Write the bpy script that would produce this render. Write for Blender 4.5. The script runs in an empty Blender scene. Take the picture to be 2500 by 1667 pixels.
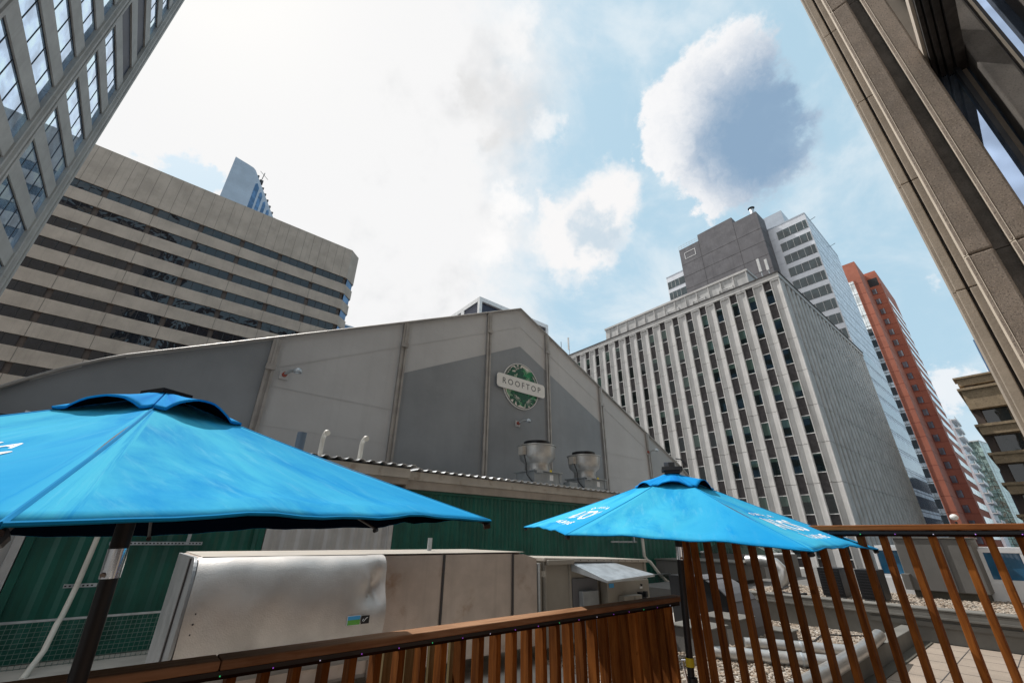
import bpy, bmesh, math, random
from mathutils import Vector, Matrix
random.seed(7)
R_ = math.radians
S = bpy.context.scene
C = S.collection
# ------------------------------------------------------------------ camera
# world frame: X and Y follow the street grid, z = 0 is eye height, deck at -1.57
YAW, PITCH, ROLL, FPX = 0.877036, 0.439919, 0.0115232, 1014.9
FW = Vector((math.cos(YAW)*math.cos(PITCH), math.sin(YAW)*math.cos(PITCH), math.sin(PITCH)))
r0 = FW.cross(Vector((0, 0, 1))).normalized(); u0 = r0.cross(FW)
RT = r0*math.cos(ROLL)+u0*math.sin(ROLL); UP = -r0*math.sin(ROLL)+u0*math.cos(ROLL)
cam = bpy.data.cameras.new('camera'); co = bpy.data.objects.new('camera', cam); C.objects.link(co)
co.matrix_world = Matrix(((RT.x, UP.x, -FW.x, 0), (RT.y, UP.y, -FW.y, 0), (RT.z, UP.z, -FW.z, 0), (0, 0, 0, 1)))
cam.sensor_width = 36; cam.lens = FPX/2500*36; cam.clip_start = .05; cam.clip_end = 3000
S.camera = co
# ------------------------------------------------------------------ sun, sky
SUNV = Vector((-0.17, 0.53, 0.83)).normalized()
sl = bpy.data.lights.new('sun', 'SUN'); sl.energy = 4.2; sl.angle = R_(0.6); sl.color = (1, .965, .92)
so = bpy.data.objects.new('sun', sl); C.objects.link(so)
so.rotation_euler = SUNV.to_track_quat('Z', 'Y').to_euler()
S.view_settings.view_transform = 'Standard'; S.view_settings.look = 'None'
S.view_settings.exposure = 0.0; S.view_settings.gamma = 1
W = bpy.data.worlds.new("World"); S.world = W; W.use_nodes = True

class NT:
    """small node-tree helper"""
    def __init__(s, nt): s.nt = nt
    def n(s, t, **k):
        x = s.nt.nodes.new(t)
        for a, b in k.items(): setattr(x, a, b)
        return x
    def put(s, sock, v):
        if isinstance(v, bpy.types.NodeSocket): s.nt.links.new(v, sock)
        else:
            if isinstance(v, (tuple, list)) and len(v) == 3 and sock.type == 'RGBA': v = (*v, 1)
            sock.default_value = v
    def m(s, op, a, b=0.0, c=None, clamp=False):
        x = s.n('ShaderNodeMath', operation=op); x.use_clamp = clamp
        s.put(x.inputs[0], a); s.put(x.inputs[1], b)
        if c is not None: s.put(x.inputs[2], c)
        return x.outputs[0]
    def v(s, op, a, b=(0, 0, 0)):
        x = s.n('ShaderNodeVectorMath', operation=op); s.put(x.inputs[0], a)
        if op == 'SCALE': s.put(x.inputs[3], b)
        else: s.put(x.inputs[1], b)
        return x.outputs['Value'] if op in ('DOT_PRODUCT', 'LENGTH', 'DISTANCE') else x.outputs[0]
    def mix(s, f, a, b, bt='MIX'):
        x = s.n('ShaderNodeMix', data_type='RGBA', blend_type=bt)
        s.put(x.inputs[0], f); s.put(x.inputs[6], a); s.put(x.inputs[7], b); return x.outputs[2]
    def noise(s, vec, scale, detail=4, rough=.55, dist=0.0):
        x = s.n('ShaderNodeTexNoise'); s.put(x.inputs['Vector'], vec)
        x.inputs['Scale'].default_value = scale; x.inputs['Detail'].default_value = detail
        x.inputs['Roughness'].default_value = rough; x.inputs['Distortion'].default_value = dist
        return x.outputs
    def ss(s, x, a, b, c=0.0, d=1.0):
        n = s.n('ShaderNodeMapRange', interpolation_type='SMOOTHSTEP')
        s.put(n.inputs[0], x)
        for i, q in enumerate((a, b, c, d)): n.inputs[i+1].default_value = q
        return n.outputs[0]

def build_world():
    nt = W.node_tree; nt.nodes.clear(); q = NT(nt)
    tc = q.n('ShaderNodeTexCoord'); D = q.v('NORMALIZE', tc.outputs['Generated'])
    sky = q.n('ShaderNodeTexSky', sky_type='NISHITA'); sky.sun_disc = False
    sky.sun_elevation = math.asin(SUNV.z); sky.sun_rotation = math.atan2(SUNV.x, SUNV.y)
    sky.air_density = 1.0; sky.dust_density = 2.0; sky.ozone_density = 1.2
    base = q.v('SCALE', sky.outputs[0], 0.115)
    # thin veil that pales the blue
    base = q.mix(.80, base, (.54, .775, .915))
    w1 = q.noise(D, 3.2, 6, .6)[1]; w2 = q.noise(D, 11, 6, .6)[1]
    w3 = q.noise(D, 34, 5, .6)[1]
    Dw = q.v('ADD', D, q.v('SCALE', q.v('SUBTRACT', w1, (.5, .5, .5)), .10))
    Dw = q.v('ADD', Dw, q.v('SCALE', q.v('SUBTRACT', w2, (.5, .5, .5)), .105))
    Dw = q.v('ADD', Dw, q.v('SCALE', q.v('SUBTRACT', w3, (.5, .5, .5)), .06))
    w4 = q.noise(D, 90, 4, .6)[1]
    Dw = q.v('ADD', Dw, q.v('SCALE', q.v('SUBTRACT', w4, (.5, .5, .5)), .014))
    def blobs(vec, L):
        t = None
        for c, s_, a in L:
            d = q.v('DISTANCE', vec, c); d2 = q.m('MULTIPLY', d, d)
            g = q.m('MULTIPLY', q.m('EXPONENT', q.m('MULTIPLY', d2, -1/(2*s_*s_))), a)
            t = g if t is None else q.m('ADD', t, g)
        return t
    px = lambda x, y: tuple((RT*(x-1250)+UP*(833.5-y)+FW*FPX).normalized())
    # left, sunward half of the sky: bright veil of cloud
    n = Vector(px(1290, 0)).cross(Vector(px(1235, 800))).normalized()
    if n.dot(Vector(px(600, 300))) < 0: n = -n
    h = q.v('DOT_PRODUCT', Dw, tuple(n))
    f1 = q.noise(D, 6, 8, .62)[0]
    veil = q.ss(q.m('ADD', h, q.m('MULTIPLY', q.m('SUBTRACT', f1, .5), .35)), -.16, .11)
    hole = q.ss(blobs(Dw, [(px(440, 410), .035, 1.), (px(505, 445), .025, .9)]), .35, .75)
    veil = q.m('MULTIPLY', veil, q.m('SUBTRACT', 1, q.m('MULTIPLY', hole, .85)))
    # soft wisps everywhere
    pl = q.n('ShaderNodeMapping'); q.put(pl.inputs[0], D); pl.inputs['Scale'].default_value = (1, 2.0, 2.6)
    pl.inputs['Rotation'].default_value = (.3, .2, .7)
    wis = q.ss(q.noise(pl.outputs[0], 2.6, 7, .6, .3)[0], .40, .70, 0, .75)
    c = q.mix(wis, base, (.80, .88, .93))
    patch = q.noise(D, 5.5, 5, .55)[0]
    vcol = q.mix(q.ss(q.m('ADD', patch, q.m('MULTIPLY', h, -.42)), .42, .70), (.925, .925, .93), (.74, .75, .765))
    c = q.mix(veil, c, vcol)
    greys = q.ss(blobs(Dw, [(px(1130, 215), .036, 1.), (px(1190, 345), .03, .9)]), .3, 1.1, 0, .7)
    c = q.mix(greys, c, (.70, .70, .70))
    edgeclouds = q.ss(blobs(Dw, [(px(1230, 500), .035, 1.), (px(1190, 600), .04, .9), (px(1330, 290), .035, .8), (px(1250, 60), .05, .8)]), .35, 1.0, 0, .9)
    c = q.mix(edgeclouds, c, (1, .99, .985))
    # two cumulus clouds
    B1 = [(px(1700, 215), .054, .85), (px(1635, 330), .050, .85), (px(1770, 280), .075, .85), (px(1770, 410), .065, .85),
          (px(1700, 470), .028, .55), (px(1712, 530), .022, .55), (px(1850, 110), .036, .5), (px(1590, 230), .028, .5), (px(1600, 410), .028, .5), (px(1860, 320), .070, .5), (px(1910, 420), .05, .3)]
    d1 = blobs(Dw, B1)
    soft = q.ss(q.v('DOT_PRODUCT', Dw, tuple((Vector(px(2000, 330))-Vector(px(1500, 330))).normalized())), .10, .30)
    a1 = q.m('ADD', q.m('MULTIPLY', q.m('SUBTRACT', 1, soft), q.ss(d1, .40, .82)), q.m('MULTIPLY', soft, q.ss(q.m('ADD', d1, q.m('MULTIPLY', q.m('SUBTRACT', q.noise(D, 9, 6, .62)[0], .5), .5)), .15, 1.5, 0, .92)))
    bill = q.noise(Dw, 14, 6, .6)[0]
    Dh = q.v('ADD', D, q.v('SCALE', q.v('SUBTRACT', w1, (.5, .5, .5)), .10))
    core = q.ss(q.m('ADD', blobs(Dh, [(px(1810, 300), .105, 1.), (px(1830, 420), .085, .9), (px(1900, 200), .07, .7), (px(1930, 380), .08, .6)]), q.m('MULTIPLY', q.m('SUBTRACT', bill, .5), 1.3)), .25, 2.1)
    k1 = q.mix(core, (.95, .95, .96), (.27, .40, .56))
    k1 = q.mix(q.m('MULTIPLY', soft, .35), k1, (.62, .78, .90))
    c = q.mix(a1, c, k1)
    B2 = [(px(1500, 450), .045, .9), (px(1430, 540), .06, .9), (px(1335, 560), .045, .9), (px(1390, 640), .05, .8), (px(1480, 590), .045, .6), (px(1400, 720), .02, .4), (px(1310, 500), .02, .5)]
    a2 = q.ss(blobs(Dw, B2), .38, 1.15)
    core2 = q.ss(blobs(Dw, [(px(1410, 560), .042, 1.), (px(1490, 590), .035, .9)]), .45, 1.2)
    c = q.mix(a2, c, q.mix(core2, (.95, .94, .94), (.60, .71, .80)))
    a3 = q.ss(blobs(Dw, [(px(2290, 940), .028, 1.), (px(2340, 955), .03, .9), (px(2270, 690), .016, .7)]), .4, .9, 0, .8)
    c = q.mix(a3, c, (.93, .94, .96))
    # glare round the sun, haze at the horizon
    g = q.m('MAXIMUM', q.v('DOT_PRODUCT', D, tuple(SUNV)), 0.0)
    gl = q.m('ADD', q.m('MULTIPLY', q.m('POWER', g, 60), 1.2), q.m('MULTIPLY', q.m('POWER', g, 9), .25))
    c = q.v('ADD', c, q.v('SCALE', q.n('ShaderNodeCombineXYZ').outputs[0], 1.0)) if False else c
    c = q.mix(q.m('MINIMUM', gl, 1.0), c, (1.0, .99, .97))
    z = q.n('ShaderNodeSeparateXYZ'); q.put(z.inputs[0], D)
    c = q.mix(q.ss(z.outputs[2], -.02, .30, .5, 0), c, (.74, .83, .90))
    c = q.mix(q.ss(z.outputs[2], -.08, -.01, 1, 0), c, (.16, .15, .14))
    bg = q.n('ShaderNodeBackground'); q.put(bg.inputs[0], c); bg.inputs[1].default_value = 1.0
    out = q.n('ShaderNodeOutputWorld'); nt.links.new(bg.outputs[0], out.inputs[0])
build_world()

# ------------------------------------------------------------------ materials
MATS = {}
def mat(name, col, rough=.8, metal=0.0, var=.12, vs=.8, bump=.0, bs=20, col2=None, c2t=(.5, .65), c2s=1.0,
        streak=0.0, speck=0.0, ss_=None, spec=.5, scale=(1, 1, 1), emit=None, objvar=0.0, alpha=None, ior=None, sheen=0):
    m = bpy.data.materials.new(name); m.use_nodes = True; nt = m.node_tree; q = NT(nt)
    b = nt.nodes['Principled BSDF']
    tc = q.n('ShaderNodeTexCoord'); mp = q.n('ShaderNodeMapping'); q.put(mp.inputs[0], tc.outputs['Object'])
    mp.inputs['Scale'].default_value = scale; P = mp.outputs[0]
    c = (*col, 1)
    lo = tuple(x*(1-var) for x in col); hi = tuple(min(1, x*(1+var)) for x in col)
    c = q.mix(q.ss(q.noise(P, vs, 6, .6)[0], .3, .7), lo, hi)
    if col2: c = q.mix(q.ss(q.noise(P, c2s, 6, .62)[0], c2t[0], c2t[1]), c, col2)
    if streak:
        mp2 = q.n('ShaderNodeMapping'); q.put(mp2.inputs[0], tc.outputs['Object']); mp2.inputs['Scale'].default_value = (3.2, 3.2, .14)
        c = q.mix(q.ss(q.noise(mp2.outputs[0], 1.0, 5, .6)[0], .5, .75, 0, streak), c, tuple(x*.55 for x in col))
    if speck:
        c = q.mix(q.ss(q.noise(P, (ss_ or bs*2), 2, .5)[0], .52, .7, 0, speck), c, tuple(x*.45 for x in col))
        c = q.mix(q.ss(q.noise(P, (ss_ or bs*2)*.85, 2, .5)[0], .56, .72, 0, speck*.6), c, tuple(min(1, x*1.8) for x in col))
    if objvar:
        oi = q.n('ShaderNodeObjectInfo')
        c = q.mix(objvar, c, q.v('SCALE', c, q.m('MULTIPLY', oi.outputs['Random'], 2.0)))
    q.put(b.inputs['Base Color'], c)
    b.inputs['Metallic'].default_value = metal
    q.put(b.inputs['Roughness'], q.ss(q.noise(P, vs*2.3, 4)[0], .25, .75, max(.02, rough*.85), min(1, rough*1.12)))
    b.inputs['Specular IOR Level'].default_value = spec
    if ior: b.inputs['IOR'].default_value = ior
    if bump:
        bp = q.n('ShaderNodeBump'); bp.inputs['Strength'].default_value = min(1, bump); bp.inputs['Distance'].default_value = .02*max(1, bump)
        q.put(bp.inputs['Height'], q.noise(P, bs, 4, .6)[0]); nt.links.new(bp.outputs[0], b.inputs['Normal'])
    if emit:
        b.inputs['Emission Color'].default_value = (*col, 1); b.inputs['Emission Strength'].default_value = emit
    if alpha is not None: b.inputs['Alpha'].default_value = alpha
    MATS[name] = m; return m

def glass(name, col, metal=0.0, rough=.03, wav=.02, wscale=.35, blind=None, spec=.5, ior=1.5, grid=None, lcol=(.03, .03, .035)):
    """window glass seen from outside: dark room behind, the sky mirrored in it, panes a little warped"""
    m = bpy.data.materials.new(name); m.use_nodes = True; nt = m.node_tree; q = NT(nt); b = nt.nodes['Principled BSDF']
    tc = q.n('ShaderNodeTexCoord'); P = tc.outputs['Object']
    oi = q.n('ShaderNodeObjectInfo'); rnd = oi.outputs['Random']
    c = q.mix(q.ss(q.noise(P, .5, 3)[0], .35, .65), tuple(x*.7 for x in col), tuple(x*1.25 for x in col))
    if blind:
        sp = q.n('ShaderNodeSeparateXYZ'); q.put(sp.inputs[0], tc.outputs['Generated'])
        h = q.m('GREATER_THAN', sp.outputs[2], q.m('ADD', q.m('MULTIPLY', rnd, 1.3), .12))
        c = q.mix(h, c, blind)
    rg = rough
    if grid:
        sp = q.n('ShaderNodeSeparateXYZ'); q.put(sp.inputs[0], P); t = None
        for ax, step, wd in grid:
            u = q.m('FRACT', q.m('DIVIDE', q.m('ADD', sp.outputs[ax], 1000*step), step))
            l = q.m('LESS_THAN', u, wd/step); t = l if t is None else q.m('MAXIMUM', t, l)
        c = q.mix(t, c, lcol)
        q.put(b.inputs['Metallic'], q.m('MULTIPLY', q.m('SUBTRACT', 1, t), metal))
    else: b.inputs['Metallic'].default_value = metal
    q.put(b.inputs['Base Color'], c)
    b.inputs['Roughness'].default_value = rg; b.inputs['Specular IOR Level'].default_value = spec; b.inputs['IOR'].default_value = ior
    bp = q.n('ShaderNodeBump'); bp.inputs['Strength'].default_value = 1; bp.inputs['Distance'].default_value = wav
    q.put(bp.inputs['Height'], q.noise(P, wscale, 2, .4, .5)[0]); nt.links.new(bp.outputs[0], b.inputs['Normal'])
    MATS[name] = m; return m

def wood(name, col, col2, ax, rough=.6, knots=.6, fine=1.0, objvar=.25):
    m = bpy.data.materials.new(name); m.use_nodes = True; nt = m.node_tree; q = NT(nt); b = nt.nodes['Principled BSDF']
    tc = q.n('ShaderNodeTexCoord'); mp = q.n('ShaderNodeMapping'); oi = q.n('ShaderNodeObjectInfo')
    off = q.v('ADD', tc.outputs['Object'], q.v('SCALE', (3.1, 7.7, 5.3), q.m('MULTIPLY', oi.outputs['Random'], 9)))
    q.put(mp.inputs[0], off); sc = [42*fine]*3; sc[ax] = 2.2; mp.inputs['Scale'].default_value = sc
    g = q.noise(mp.outputs[0], 1, 6, .65, .6)[0]
    c = q.mix(q.ss(g, .32, .7), col, col2)
    k = q.ss(q.noise(off, 7, 2, .5)[0], .70, .76, 0, knots); c = q.mix(k, c, tuple(x*.3 for x in col))
    c = q.mix(q.ss(q.noise(off, 2.3, 4)[0], .4, .75, 0, .35), c, tuple(x*.6 for x in col2))
    c = q.mix(objvar, c, q.v('SCALE', c, q.m('ADD', q.m('MULTIPLY', oi.outputs['Random'], 1.2), .4)))
    q.put(b.inputs['Base Color'], c); b.inputs['Roughness'].default_value = rough; b.inputs['Specular IOR Level'].default_value = .12
    bp = q.n('ShaderNodeBump'); bp.inputs['Strength'].default_value = .5; bp.inputs['Distance'].default_value = .004
    q.put(bp.inputs['Height'], g); nt.links.new(bp.outputs[0], b.inputs['Normal'])
    MATS[name] = m; return m

# ------------------------------------------------------------------ mesh helpers
ORG = {}
class MB:
    def __init__(s): s.v = []; s.f = []
    def ring(s, x0, x1, y0, y1, z0, z1, ty, tz):
        i = len(s.v)
        for x in (x0, x1):
            s.v += [(x, y0, z0), (x, y1, z0), (x, y1, z1), (x, y0, z1), (x, y0+ty, z0+tz), (x, y1-ty, z0+tz), (x, y1-ty, z1-tz), (x, y0+ty, z1-tz)]
        for k in range(4):
            j = (k+1) % 4
            s.f += [(i+k, i+j, i+4+j, i+4+k), (i+8+k, i+12+k, i+12+j, i+8+j), (i+k, i+8+k, i+8+j, i+j), (i+4+k, i+4+j, i+12+j, i+12+k)]
        return s
    def q(s, *p):
        i = len(s.v); s.v += [tuple(a) for a in p]; s.f.append(tuple(range(i, i+len(p)))); return s
    def box(s, x0, x1, y0, y1, z0, z1):
        x0, x1 = min(x0, x1), max(x0, x1); y0, y1 = min(y0, y1), max(y0, y1); z0, z1 = min(z0, z1), max(z0, z1)
        i = len(s.v)
        s.v += [(x0, y0, z0), (x1, y0, z0), (x1, y1, z0), (x0, y1, z0), (x0, y0, z1), (x1, y0, z1), (x1, y1, z1), (x0, y1, z1)]
        s.f += [tuple(i+k for k in f) for f in ((0, 3, 2, 1), (4, 5, 6, 7), (0, 1, 5, 4), (1, 2, 6, 5), (2, 3, 7, 6), (3, 0, 4, 7))]
        return s
    def prism(s, poly, axis, a, b):
        """poly: 2-D outline in the plane normal to axis (axis 0: (y,z); 1: (x,z); 2: (x,y)), extruded a..b"""
        n = len(poly); i = len(s.v)
        for t in (a, b):
            for p in poly:
                s.v.append((t, p[0], p[1]) if axis == 0 else (p[0], t, p[1]) if axis == 1 else (p[0], p[1], t))
        s.f.append(tuple(range(i, i+n))); s.f.append(tuple(range(i+2*n-1, i+n-1, -1)))
        for k in range(n): s.f.append((i+k, i+(k+1) % n, i+n+(k+1) % n, i+n+k))
        return s
    def tube(s, pts, r, n=10, cap=True):
        pts = [Vector(p) for p in pts]; rs = r if isinstance(r, (list, tuple)) else [r]*len(pts); rings = []
        ref = None
        for k, p in enumerate(pts):
            d = (pts[min(k+1, len(pts)-1)]-pts[max(k-1, 0)]).normalized()
            if ref is None: ref = Vector((0, 0, 1)) if abs(d.z) < .9 else Vector((1, 0, 0))
            a = (ref-d*ref.dot(d)).normalized(); ref = a; b = d.cross(a); i = len(s.v)
            for j in range(n):
                t = 2*math.pi*j/n; s.v.append(tuple(p+a*math.cos(t)*rs[k]+b*math.sin(t)*rs[k]))
            rings.append(i)
        for k in range(len(rings)-1):
            for j in range(n): s.f.append((rings[k]+j, rings[k]+(j+1) % n, rings[k+1]+(j+1) % n, rings[k+1]+j))
        if cap: s.f.append(tuple(rings[0]+j for j in range(n-1, -1, -1))); s.f.append(tuple(rings[-1]+j for j in range(n)))
        return s
    def lathe(s, cx, cy, prof, n=28, close=True):
        base = len(s.v)
        for r, z in prof:
            for j in range(n):
                t = 2*math.pi*j/n; s.v.append((cx+r*math.cos(t), cy+r*math.sin(t), z))
        for k in range(len(prof)-1):
            for j in range(n):
                a = base+k*n; s.f.append((a+j, a+(j+1) % n, a+n+(j+1) % n, a+n+j))
        if close: s.f.append(tuple(base+j for j in range(n-1, -1, -1))); s.f.append(tuple(base+(len(prof)-1)*n+j for j in range(n)))
        return s
    def sphere(s, c, r, n=14, m=8, sz=1.0):
        return s.lathe(c[0], c[1], [(max(1e-4, r*math.sin(math.pi*k/m)), c[2]-sz*r*math.cos(math.pi*k/m)) for k in range(m+1)], n)
    def build(s, name, m, parent=None, bevel=0, smooth=False, fix=True, solid=0, es=True):
        o0 = ORG.get(parent.name, Vector()) if parent else Vector()
        me = bpy.data.meshes.new(name); me.from_pydata([tuple(Vector(v)-o0) for v in s.v], [], s.f); me.update()
        if fix:
            bm = bmesh.new(); bm.from_mesh(me); bmesh.ops.recalc_face_normals(bm, faces=bm.faces); bm.to_mesh(me); bm.free()
        if smooth:
            for p in me.polygons: p.use_smooth = True
        mm = m if isinstance(m, bpy.types.Material) else MATS[m]; me.materials.append(mm)
        o = bpy.data.objects.new(name, me); C.objects.link(o)
        if parent: o.parent = parent
        ORG[o.name] = o0.copy() if parent else Vector()
        if smooth and es: o.modifiers.new('es', 'EDGE_SPLIT').split_angle = R_(38)
        if solid:
            md = o.modifiers.new('s', 'SOLIDIFY'); md.thickness = solid; md.offset = -1
        if bevel:
            md = o.modifiers.new('b', 'BEVEL'); md.width = bevel; md.segments = 2; md.limit_method = 'ANGLE'
        return o
def tag(o, label, cat, group=None, kind=None):
    if label: o['label'] = label
    if cat: o['category'] = cat
    if group: o['group'] = group
    if kind: o['kind'] = kind
    return o
def root(name, loc, label, cat, group=None):
    o = bpy.data.objects.new(name, None); C.objects.link(o); o.location = loc; o.empty_display_size = .2
    ORG[o.name] = Vector(loc); return tag(o, label, cat, group)
def B(*a): return MB().box(*a)
def struct(name, mb, m, **k):
    o = mb.build(name, m, **k); o['kind'] = 'structure'; return o
def text(name, body, m, place, size, parent=None, spacing=1.0, ext=.002, bold=0.0):
    """flat lettering as a mesh; place(x, y) -> world point"""
    cu = bpy.data.curves.new('t', 'FONT'); cu.body = body; cu.size = size; cu.align_x = 'CENTER'; cu.align_y = 'CENTER'
    cu.space_character = spacing; cu.offset = bold; cu.resolution_u = 3
    o = bpy.data.objects.new('t', cu); C.objects.link(o)
    bpy.context.view_layer.update()
    me = bpy.data.meshes.new_from_object(o.evaluated_get(bpy.context.evaluated_depsgraph_get()))
    bpy.data.objects.remove(o)
    bm = bmesh.new(); bm.from_mesh(me)
    bmesh.ops.triangulate(bm, faces=bm.faces)
    for _ in range(2):
        L = [e for e in bm.edges if e.calc_length() > size*.35]
        if L: bmesh.ops.subdivide_edges(bm, edges=L, cuts=1)
    mb = MB(); mb.v = [tuple(place(v.co.x, v.co.y)) for v in bm.verts]; mb.f = [tuple(v.index for v in f.verts) for f in bm.faces]; bm.free()
    return mb.build(name, m, parent, fix=False)

# ---- palette
mat('asphalt', (.05, .05, .052), .9, bump=.3, bs=8, var=.2)
mat('concrete_tan', (.46, .39, .33), .88, var=.13, vs=.35, streak=.35, bump=.3, bs=6, speck=.25)
mat('concrete_grey', (.40, .39, .37), .85, var=.1, vs=.5, streak=.25, bump=.2, bs=9, speck=.15)
mat('concrete_pier', (.345, .33, .31), .85, var=.1, vs=.5, streak=.25, bump=.2, bs=9, speck=.2)
mat('brown_panel', (.085, .062, .052), .6, var=.15)
mat('dark_frame', (.02, .02, .024), .5)
mat('rib_concrete', (.62, .61, .595), .8, var=.09, vs=.6, streak=.45, bump=.15, bs=7)
mat('rib_side', (.60, .60, .59), .8, var=.14, vs=.8, streak=.5, bump=.15, bs=7)
mat('spandrel_dark', (.062, .056, .058), .75, var=.35, vs=3.0, speck=.4, bs=3)
mat('white_sill', (.75, .75, .74), .6)
mat('dark_concrete', (.17, .165, .175), .88, var=.12, vs=.4, streak=.4, bump=.2, bs=4, speck=.15)
mat('joint', (.06, .055, .055), .9)
mat('joint_soft', (.19, .17, .15), .9)
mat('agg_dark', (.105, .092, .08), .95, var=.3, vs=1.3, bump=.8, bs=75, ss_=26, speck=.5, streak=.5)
mat('white_panel', (.70, .73, .78), .38, metal=.25, var=.06)
mat('grey_panel', (.42, .47, .53), .35, metal=.4, var=.06)
mat('orange_brick', (.46, .15, .09), .75, var=.10, vs=.25, bump=.1, bs=5, streak=.2)
mat('orange_joint', (.25, .06, .035), .8)
mat('blue_tower', (.42, .48, .56), .5, metal=.2, var=.12, vs=.12)
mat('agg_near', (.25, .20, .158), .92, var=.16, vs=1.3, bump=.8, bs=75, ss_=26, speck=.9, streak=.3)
mat('agg_smooth', (.35, .295, .235), .9, var=.12, vs=.9, bump=.3, bs=18, speck=.2, streak=.35)
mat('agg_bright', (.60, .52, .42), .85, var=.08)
mat('agg_brown', (.37, .28, .18), .92, var=.14, vs=1.2, bump=.5, bs=3, speck=.55)
mat('soffit_dark', (.028, .023, .02), .85, var=.4, vs=3, bump=.3, bs=30)
mat('soffit', (.55, .48, .40), .9, var=.06, bump=.2, bs=60)
mat('tent_light', (.485, .48, .475), .46, var=.10, vs=.22, streak=.14, bump=1.2, bs=.7, spec=.4)
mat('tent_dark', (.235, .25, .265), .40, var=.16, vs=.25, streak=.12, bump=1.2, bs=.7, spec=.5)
mat('tent_mid', (.36, .37, .375), .45, var=.1, vs=.25)
mat('tent_roof', (.5, .49, .48), .5)
mat('alu', (.36, .34, .32), .5, metal=.4, var=.15, vs=2)
mat('steel', (.50, .50, .49), .42, metal=.75, var=.15, vs=3, bump=.15, bs=12, col2=(.45, .43, .40), c2s=3)
mat('galv', (.50, .54, .57), .42, metal=.65, var=.2, vs=5)
mat('grey_paint', (.30, .32, .33), .5, metal=.2, var=.15, vs=3, streak=.2)
mat('black', (.008, .009, .012), .45, var=.2)
mat('black_gloss', (.006, .006, .008), .18)
mat('chrome', (.75, .75, .78), .12, metal=1)
mat('red_paint', (.30, .06, .04), .6)
mat('sign_white', (.78, .76, .72), .4, var=.02)
mat('letter', (.05, .055, .06), .5)
mat('leaf_dark', (.006, .085, .045), .5, var=.3, vs=9)
mat('leaf_green', (.012, .24, .085), .5, var=.3, vs=9)
mat('sign_cream', (.72, .66, .60), .5)
mat('green_paint', (.0015, .088, .064), .42, var=.22, vs=1.5, streak=.4, spec=.5, scale=(1, 1, 1))
mat('fascia', (.46, .43, .385), .7, var=.1, vs=2, streak=.3, col2=(.34, .29, .24), c2s=3, c2t=(.55, .7))
mat('fascia_low', (.33, .29, .25), .75, var=.12, vs=2, streak=.3)
mat('metal_roof', (.62, .64, .66), .35, metal=.6)
mat('corr_grey', (.52, .52, .52), .45, metal=.3, var=.1, vs=2)
mat('pvc', (.62, .60, .54), .5, var=.1, vs=3)
mat('pipe_blue', (.10, .14, .19), .5)
mat('roof_mem', (.42, .39, .35), .85, var=.15, vs=2, bump=.2, bs=15)
mat('wire', (.16, .24, .22), .5, metal=.5)
def duct_mat(name, col, rough, bmp, rust):
    m = mat(name, col, rough, metal=.6 if not rust else .8, var=.12, vs=2.2, col2=(.30, .20, .13), c2s=1.7, c2t=(.56, .78) if rust else (.72, .8), streak=.45 if rust else .15)
    q = NT(m.node_tree); b = m.node_tree.nodes['Principled BSDF']; tc = q.n('ShaderNodeTexCoord')
    v = q.n('ShaderNodeTexVoronoi'); q.put(v.inputs['Vector'], tc.outputs['Object']); v.inputs['Scale'].default_value = 75
    big = q.noise(tc.outputs['Object'], 2.6, 3)[0]
    bp = q.n('ShaderNodeBump'); bp.inputs['Strength'].default_value = .8; bp.inputs['Distance'].default_value = bmp
    q.put(bp.inputs['Height'], q.m('ADD', v.outputs['Distance'], q.m('MULTIPLY', big, 2.2)))
    m.node_tree.links.new(bp.outputs[0], b.inputs['Normal']); return m
duct_mat('duct_silver', (.56, .535, .51), .5, .0016, False)
duct_mat('duct_side', (.30, .31, .32), .5, .0012, False)
duct_mat('duct_brown', (.50, .44, .40), .40, .0012, True)
mat('duct_top', (.46, .42, .37), .6, metal=.2, var=.12, vs=2, col2=(.45, .40, .33), c2s=2)
mat('ac_beige', (.29, .265, .225), .55, metal=.1, var=.07, vs=2, streak=.15)
mat('ac_dark', (.14, .14, .15), .6)
mat('tape', (.70, .55, .02), .5)
mat('paving', (.31, .255, .205), .92, var=.12, vs=1.0, bump=.3, bs=30, speck=.2)
mat('parapet', (.16, .155, .14), .85, var=.15, vs=1.5, streak=.3, bump=.15, bs=14)
mat('slab_grey', (.145, .14, .132), .85, var=.1, vs=1.2, streak=.2)
mat('white_frame', (.72, .73, .74), .5)
mat('globe', (.85, .85, .83), .3)
mat('deck_wood', (.20, .09, .04), .7, var=.2)
mat('stick_blue', (.05, .35, .70), .4); mat('stick_green', (.12, .38, .06), .5); mat('stick_white', (.8, .8, .8), .4)
mat('print_white', (.86, .90, .95), .6, var=.05)
wood('wood_x', (.25, .085, .022), (.13, .038, .010), 0, .6)
wood('wood_y', (.30, .115, .035), (.18, .060, .017), 1, .6)
wood('wood_top', (.46, .26, .15), (.28, .135, .065), 0, .7, fine=.6)
wood('wood_shaded', (.03, .012, .006), (.015, .006, .003), 0, .8)  # sub rails: the shade under the caps is put into the wood colour
wood('wood_z', (.31, .108, .022), (.125, .038, .008), 2, .85, objvar=.55, fine=.5)
wood('wood_grey', (.24, .19, .10), (.14, .11, .05), 2, .8)
glass('glass_tower', (.52, .72, .97), metal=.82, wav=.012, wscale=.3)
glass('glass_louver', (.018, .022, .04), metal=.0, rough=.6, wav=.0, grid=((1, .28, .04), (2, 1.2, .06)))
glass('glass_band', (.009, .011, .017), metal=.0, ior=1.62, wav=.08, wscale=.5)
glass('glass_rib', (.006, .012, .013), ior=1.45, wav=.01, blind=(.06, .10, .085))
glass('glass_white', (.045, .075, .085), metal=.05, ior=1.7, wav=.01, wscale=.3)
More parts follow.
